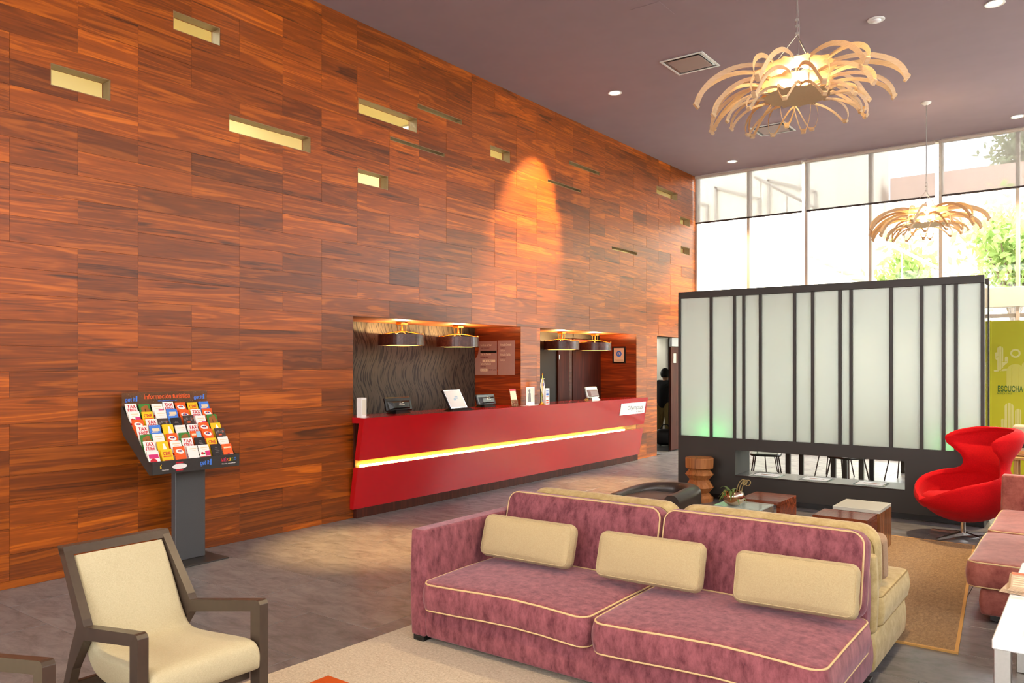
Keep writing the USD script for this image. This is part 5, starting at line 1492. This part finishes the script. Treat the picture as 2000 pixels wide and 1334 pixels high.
# ================================================================ people in the dining room (small, far off)
def person(x, y, rz, label, top_mt, leg_mt, h=1.60):
    t = thing("person", label, "person", (x, y, 0), rz)
    k = h / 1.72
    J = dict(hipL=(-.09, 0, .92), hipR=(.09, 0, .92), knL=(-.10, -.02, .50), knR=(.11, .02, .50), anL=(-.10, .02, .085), anR=(.12, .05, .085), pel=(0, 0, .96), chest=(0, -.02, 1.28), neck=(0, -.03, 1.45), shL=(-.18, -.02, 1.39), shR=(.18, -.02, 1.39),
             elL=(-.25, .0, 1.12), elR=(.25, -.02, 1.12), wrL=(-.20, -.20, .98), wrR=(.21, -.20, 1.0), head=(0, -.05, 1.60))
    J = {a: np.array(b) * k for a, b in J.items()}
    c, s_ = math.cos(rz), math.sin(rz)
    W = lambda m: (VF(m)[0] @ np.array([[c, s_, 0], [-s_, c, 0], [0, 0, 1]]) + [x, y, 0], VF(m)[1])
    parts = limb([J["hipL"], J["knL"], J["anL"]], [.085, .058, .042]) + limb([J["hipR"], J["knR"], J["anR"]], [.085, .058, .042])
    parts += limb([J["anL"], J["anL"] + [0, -.14, -.05]], [.042, .032]) + limb([J["anR"], J["anR"] + [0, -.14, -.05]], [.042, .032])
    parts += [mf.Manifold.batch_hull([mf.Manifold.sphere(.12, 16).scale([1.25, .85, 1]).translate(J["pel"].tolist()), mf.Manifold.sphere(.125, 16).scale([1.25, .8, 1]).translate(J["chest"].tolist())])]
    parts += [mf.Manifold.batch_hull([mf.Manifold.sphere(.06, 12).translate(J[a].tolist()) for a in ("shL", "shR")] + [mf.Manifold.sphere(.11, 16).translate(J["chest"].tolist())])]
    for sd in "LR":
        parts += limb([J["sh" + sd], J["el" + sd], J["wr" + sd]], [.058, .042, .028])
        wv = J["wr" + sd]; out = -1 if sd == "L" else 1
        parts += limb([wv, wv + np.array([0, -.07, -.02])], [.028, .034])
        for q in range(4):
            b0 = wv + np.array([(-.027 + .018 * q), -.08, -.02])
            parts += limb([b0, b0 + [0, -.04, -.015], b0 + [0, -.055, -.045]], [.009, .0085, .007], 8)
        parts += limb([wv + [-.02 * out, -.03, -.01], wv + [-.045 * out, -.07, -.015], wv + [-.04 * out, -.095, -.03]], [.011, .010, .008], 8)
    parts += limb([J["neck"], J["head"] + [0, .01, -.05]], [.055, .05])
    parts += [mf.Manifold.sphere(.105, 20).scale([.80, .95, 1.12]).translate(J["head"].tolist())]
    parts += [mf.Manifold.sphere(.018, 8).translate((J["head"] + [0, -.105, -.01]).tolist()), mf.Manifold.sphere(.022, 8).scale([.5, 1, 1.4]).translate((J["head"] + [-.083, .0, -.01]).tolist()), mf.Manifold.sphere(.022, 8).scale([.5, 1, 1.4]).translate((J["head"] + [.083, .0, -.01]).tolist())]
    body = obj("body", W(smooth_union(parts, .022, 6)), "skin", t, smooth=True)
    tp = [mf.Manifold.batch_hull([mf.Manifold.sphere(.145, 18).scale([1.25, .88, 1]).translate((J["pel"] + [0, 0, -.02]).tolist()), mf.Manifold.sphere(.15, 18).scale([1.25, .85, 1]).translate(J["chest"].tolist())]),
          mf.Manifold.batch_hull([mf.Manifold.sphere(.078, 14).translate(J[a].tolist()) for a in ("shL", "shR")] + [mf.Manifold.sphere(.13, 16).translate(J["chest"].tolist())])]
    for sd in "LR":
        tp += limb([J["sh" + sd], J["el" + sd], J["wr" + sd] * .85 + J["el" + sd] * .15], [.076, .058, .044])
    obj("top", W(smooth_union(tp, .025, 6)), top_mt, t, smooth=True)
    tr = limb([J["hipL"], J["knL"], J["anL"] + [0, 0, .02]], [.105, .078, .066]) + limb([J["hipR"], J["knR"], J["anR"] + [0, 0, .02]], [.105, .078, .066]) + [mf.Manifold.sphere(.13, 16).scale([1.25, .9, .9]).translate((J["pel"] + [0, 0, -.05]).tolist())]
    obj("trousers", W(smooth_union(tr, .025, 6)), leg_mt, t, smooth=True)
    hr = mf.Manifold.sphere(.118, 20).scale([.82, .97, 1.08]).translate((J["head"] + [0, .018, .022]).tolist()) - mf.Manifold.cube([.4, .14, .2], True).translate((J["head"] + [0, -.12, -.04]).tolist()) - mf.Manifold.cube([.4, .4, .2], True).translate((J["head"] + [0, 0, -.16]).tolist())
    obj("hair", W(hr), "hair_dark", t, smooth=50)
    ey = MB()
    for sd in (-1, 1):
        ey.add(xf(trimesh.creation.icosphere(1, .011), None, J["head"] + [sd * .032, -.092, .012]))
    ey.add(box(*(np.array([-.022, .022, -.098, -.09, -.058, -.05]) + np.repeat(J["head"], 2))))
    obj("face", W(ey), "ink_dbrown", t)
    for sd in "LR":
        a = J["an" + sd]
        m, _, _ = cushion(.045, .125, .04, .04, .02, 0)
        obj("shoe", W(xf(m, None, (a[0], a[1] - .05, .041))), "black_leg", t, smooth=50)
    return t


person(-.92, 15.75, math.radians(170), "person in a dark jacket and khaki trousers, seen from behind through the doorway", "jacket", "khaki", 1.60)
person(-1.30, 15.35, math.radians(150), "person in a blue shirt, mostly hidden behind the doorway's left edge", "shirt_blue", "jacket", 1.58)
t = thing("travel_bag", "dark soft travel bag on the floor beside the person in the doorway", "bag", (-.62, 15.2, 0))
m, _, _ = cushion(.22, .14, .15, .1, .07, .02)
obj("body", xf(m, rotz(20), (-.62, 15.2, .19)), "bag", t, smooth=60)
obj("strap", tube([(-.75, 15.15, .30), (-.68, 15.17, .44), (-.58, 15.2, .45), (-.5, 15.24, .30)], .012, 8), "bag", t)
obj("wheel", MB(*[xf(lathe([(0, -.012), (.035, -.012), (.035, .012), (0, .012)], 14), axes((0, 1, 0), (0, 0, 1), (1, 0, 0)), (x, 15.2, .036)) for x in (-.74, -.50)]), "black_plastic", t)
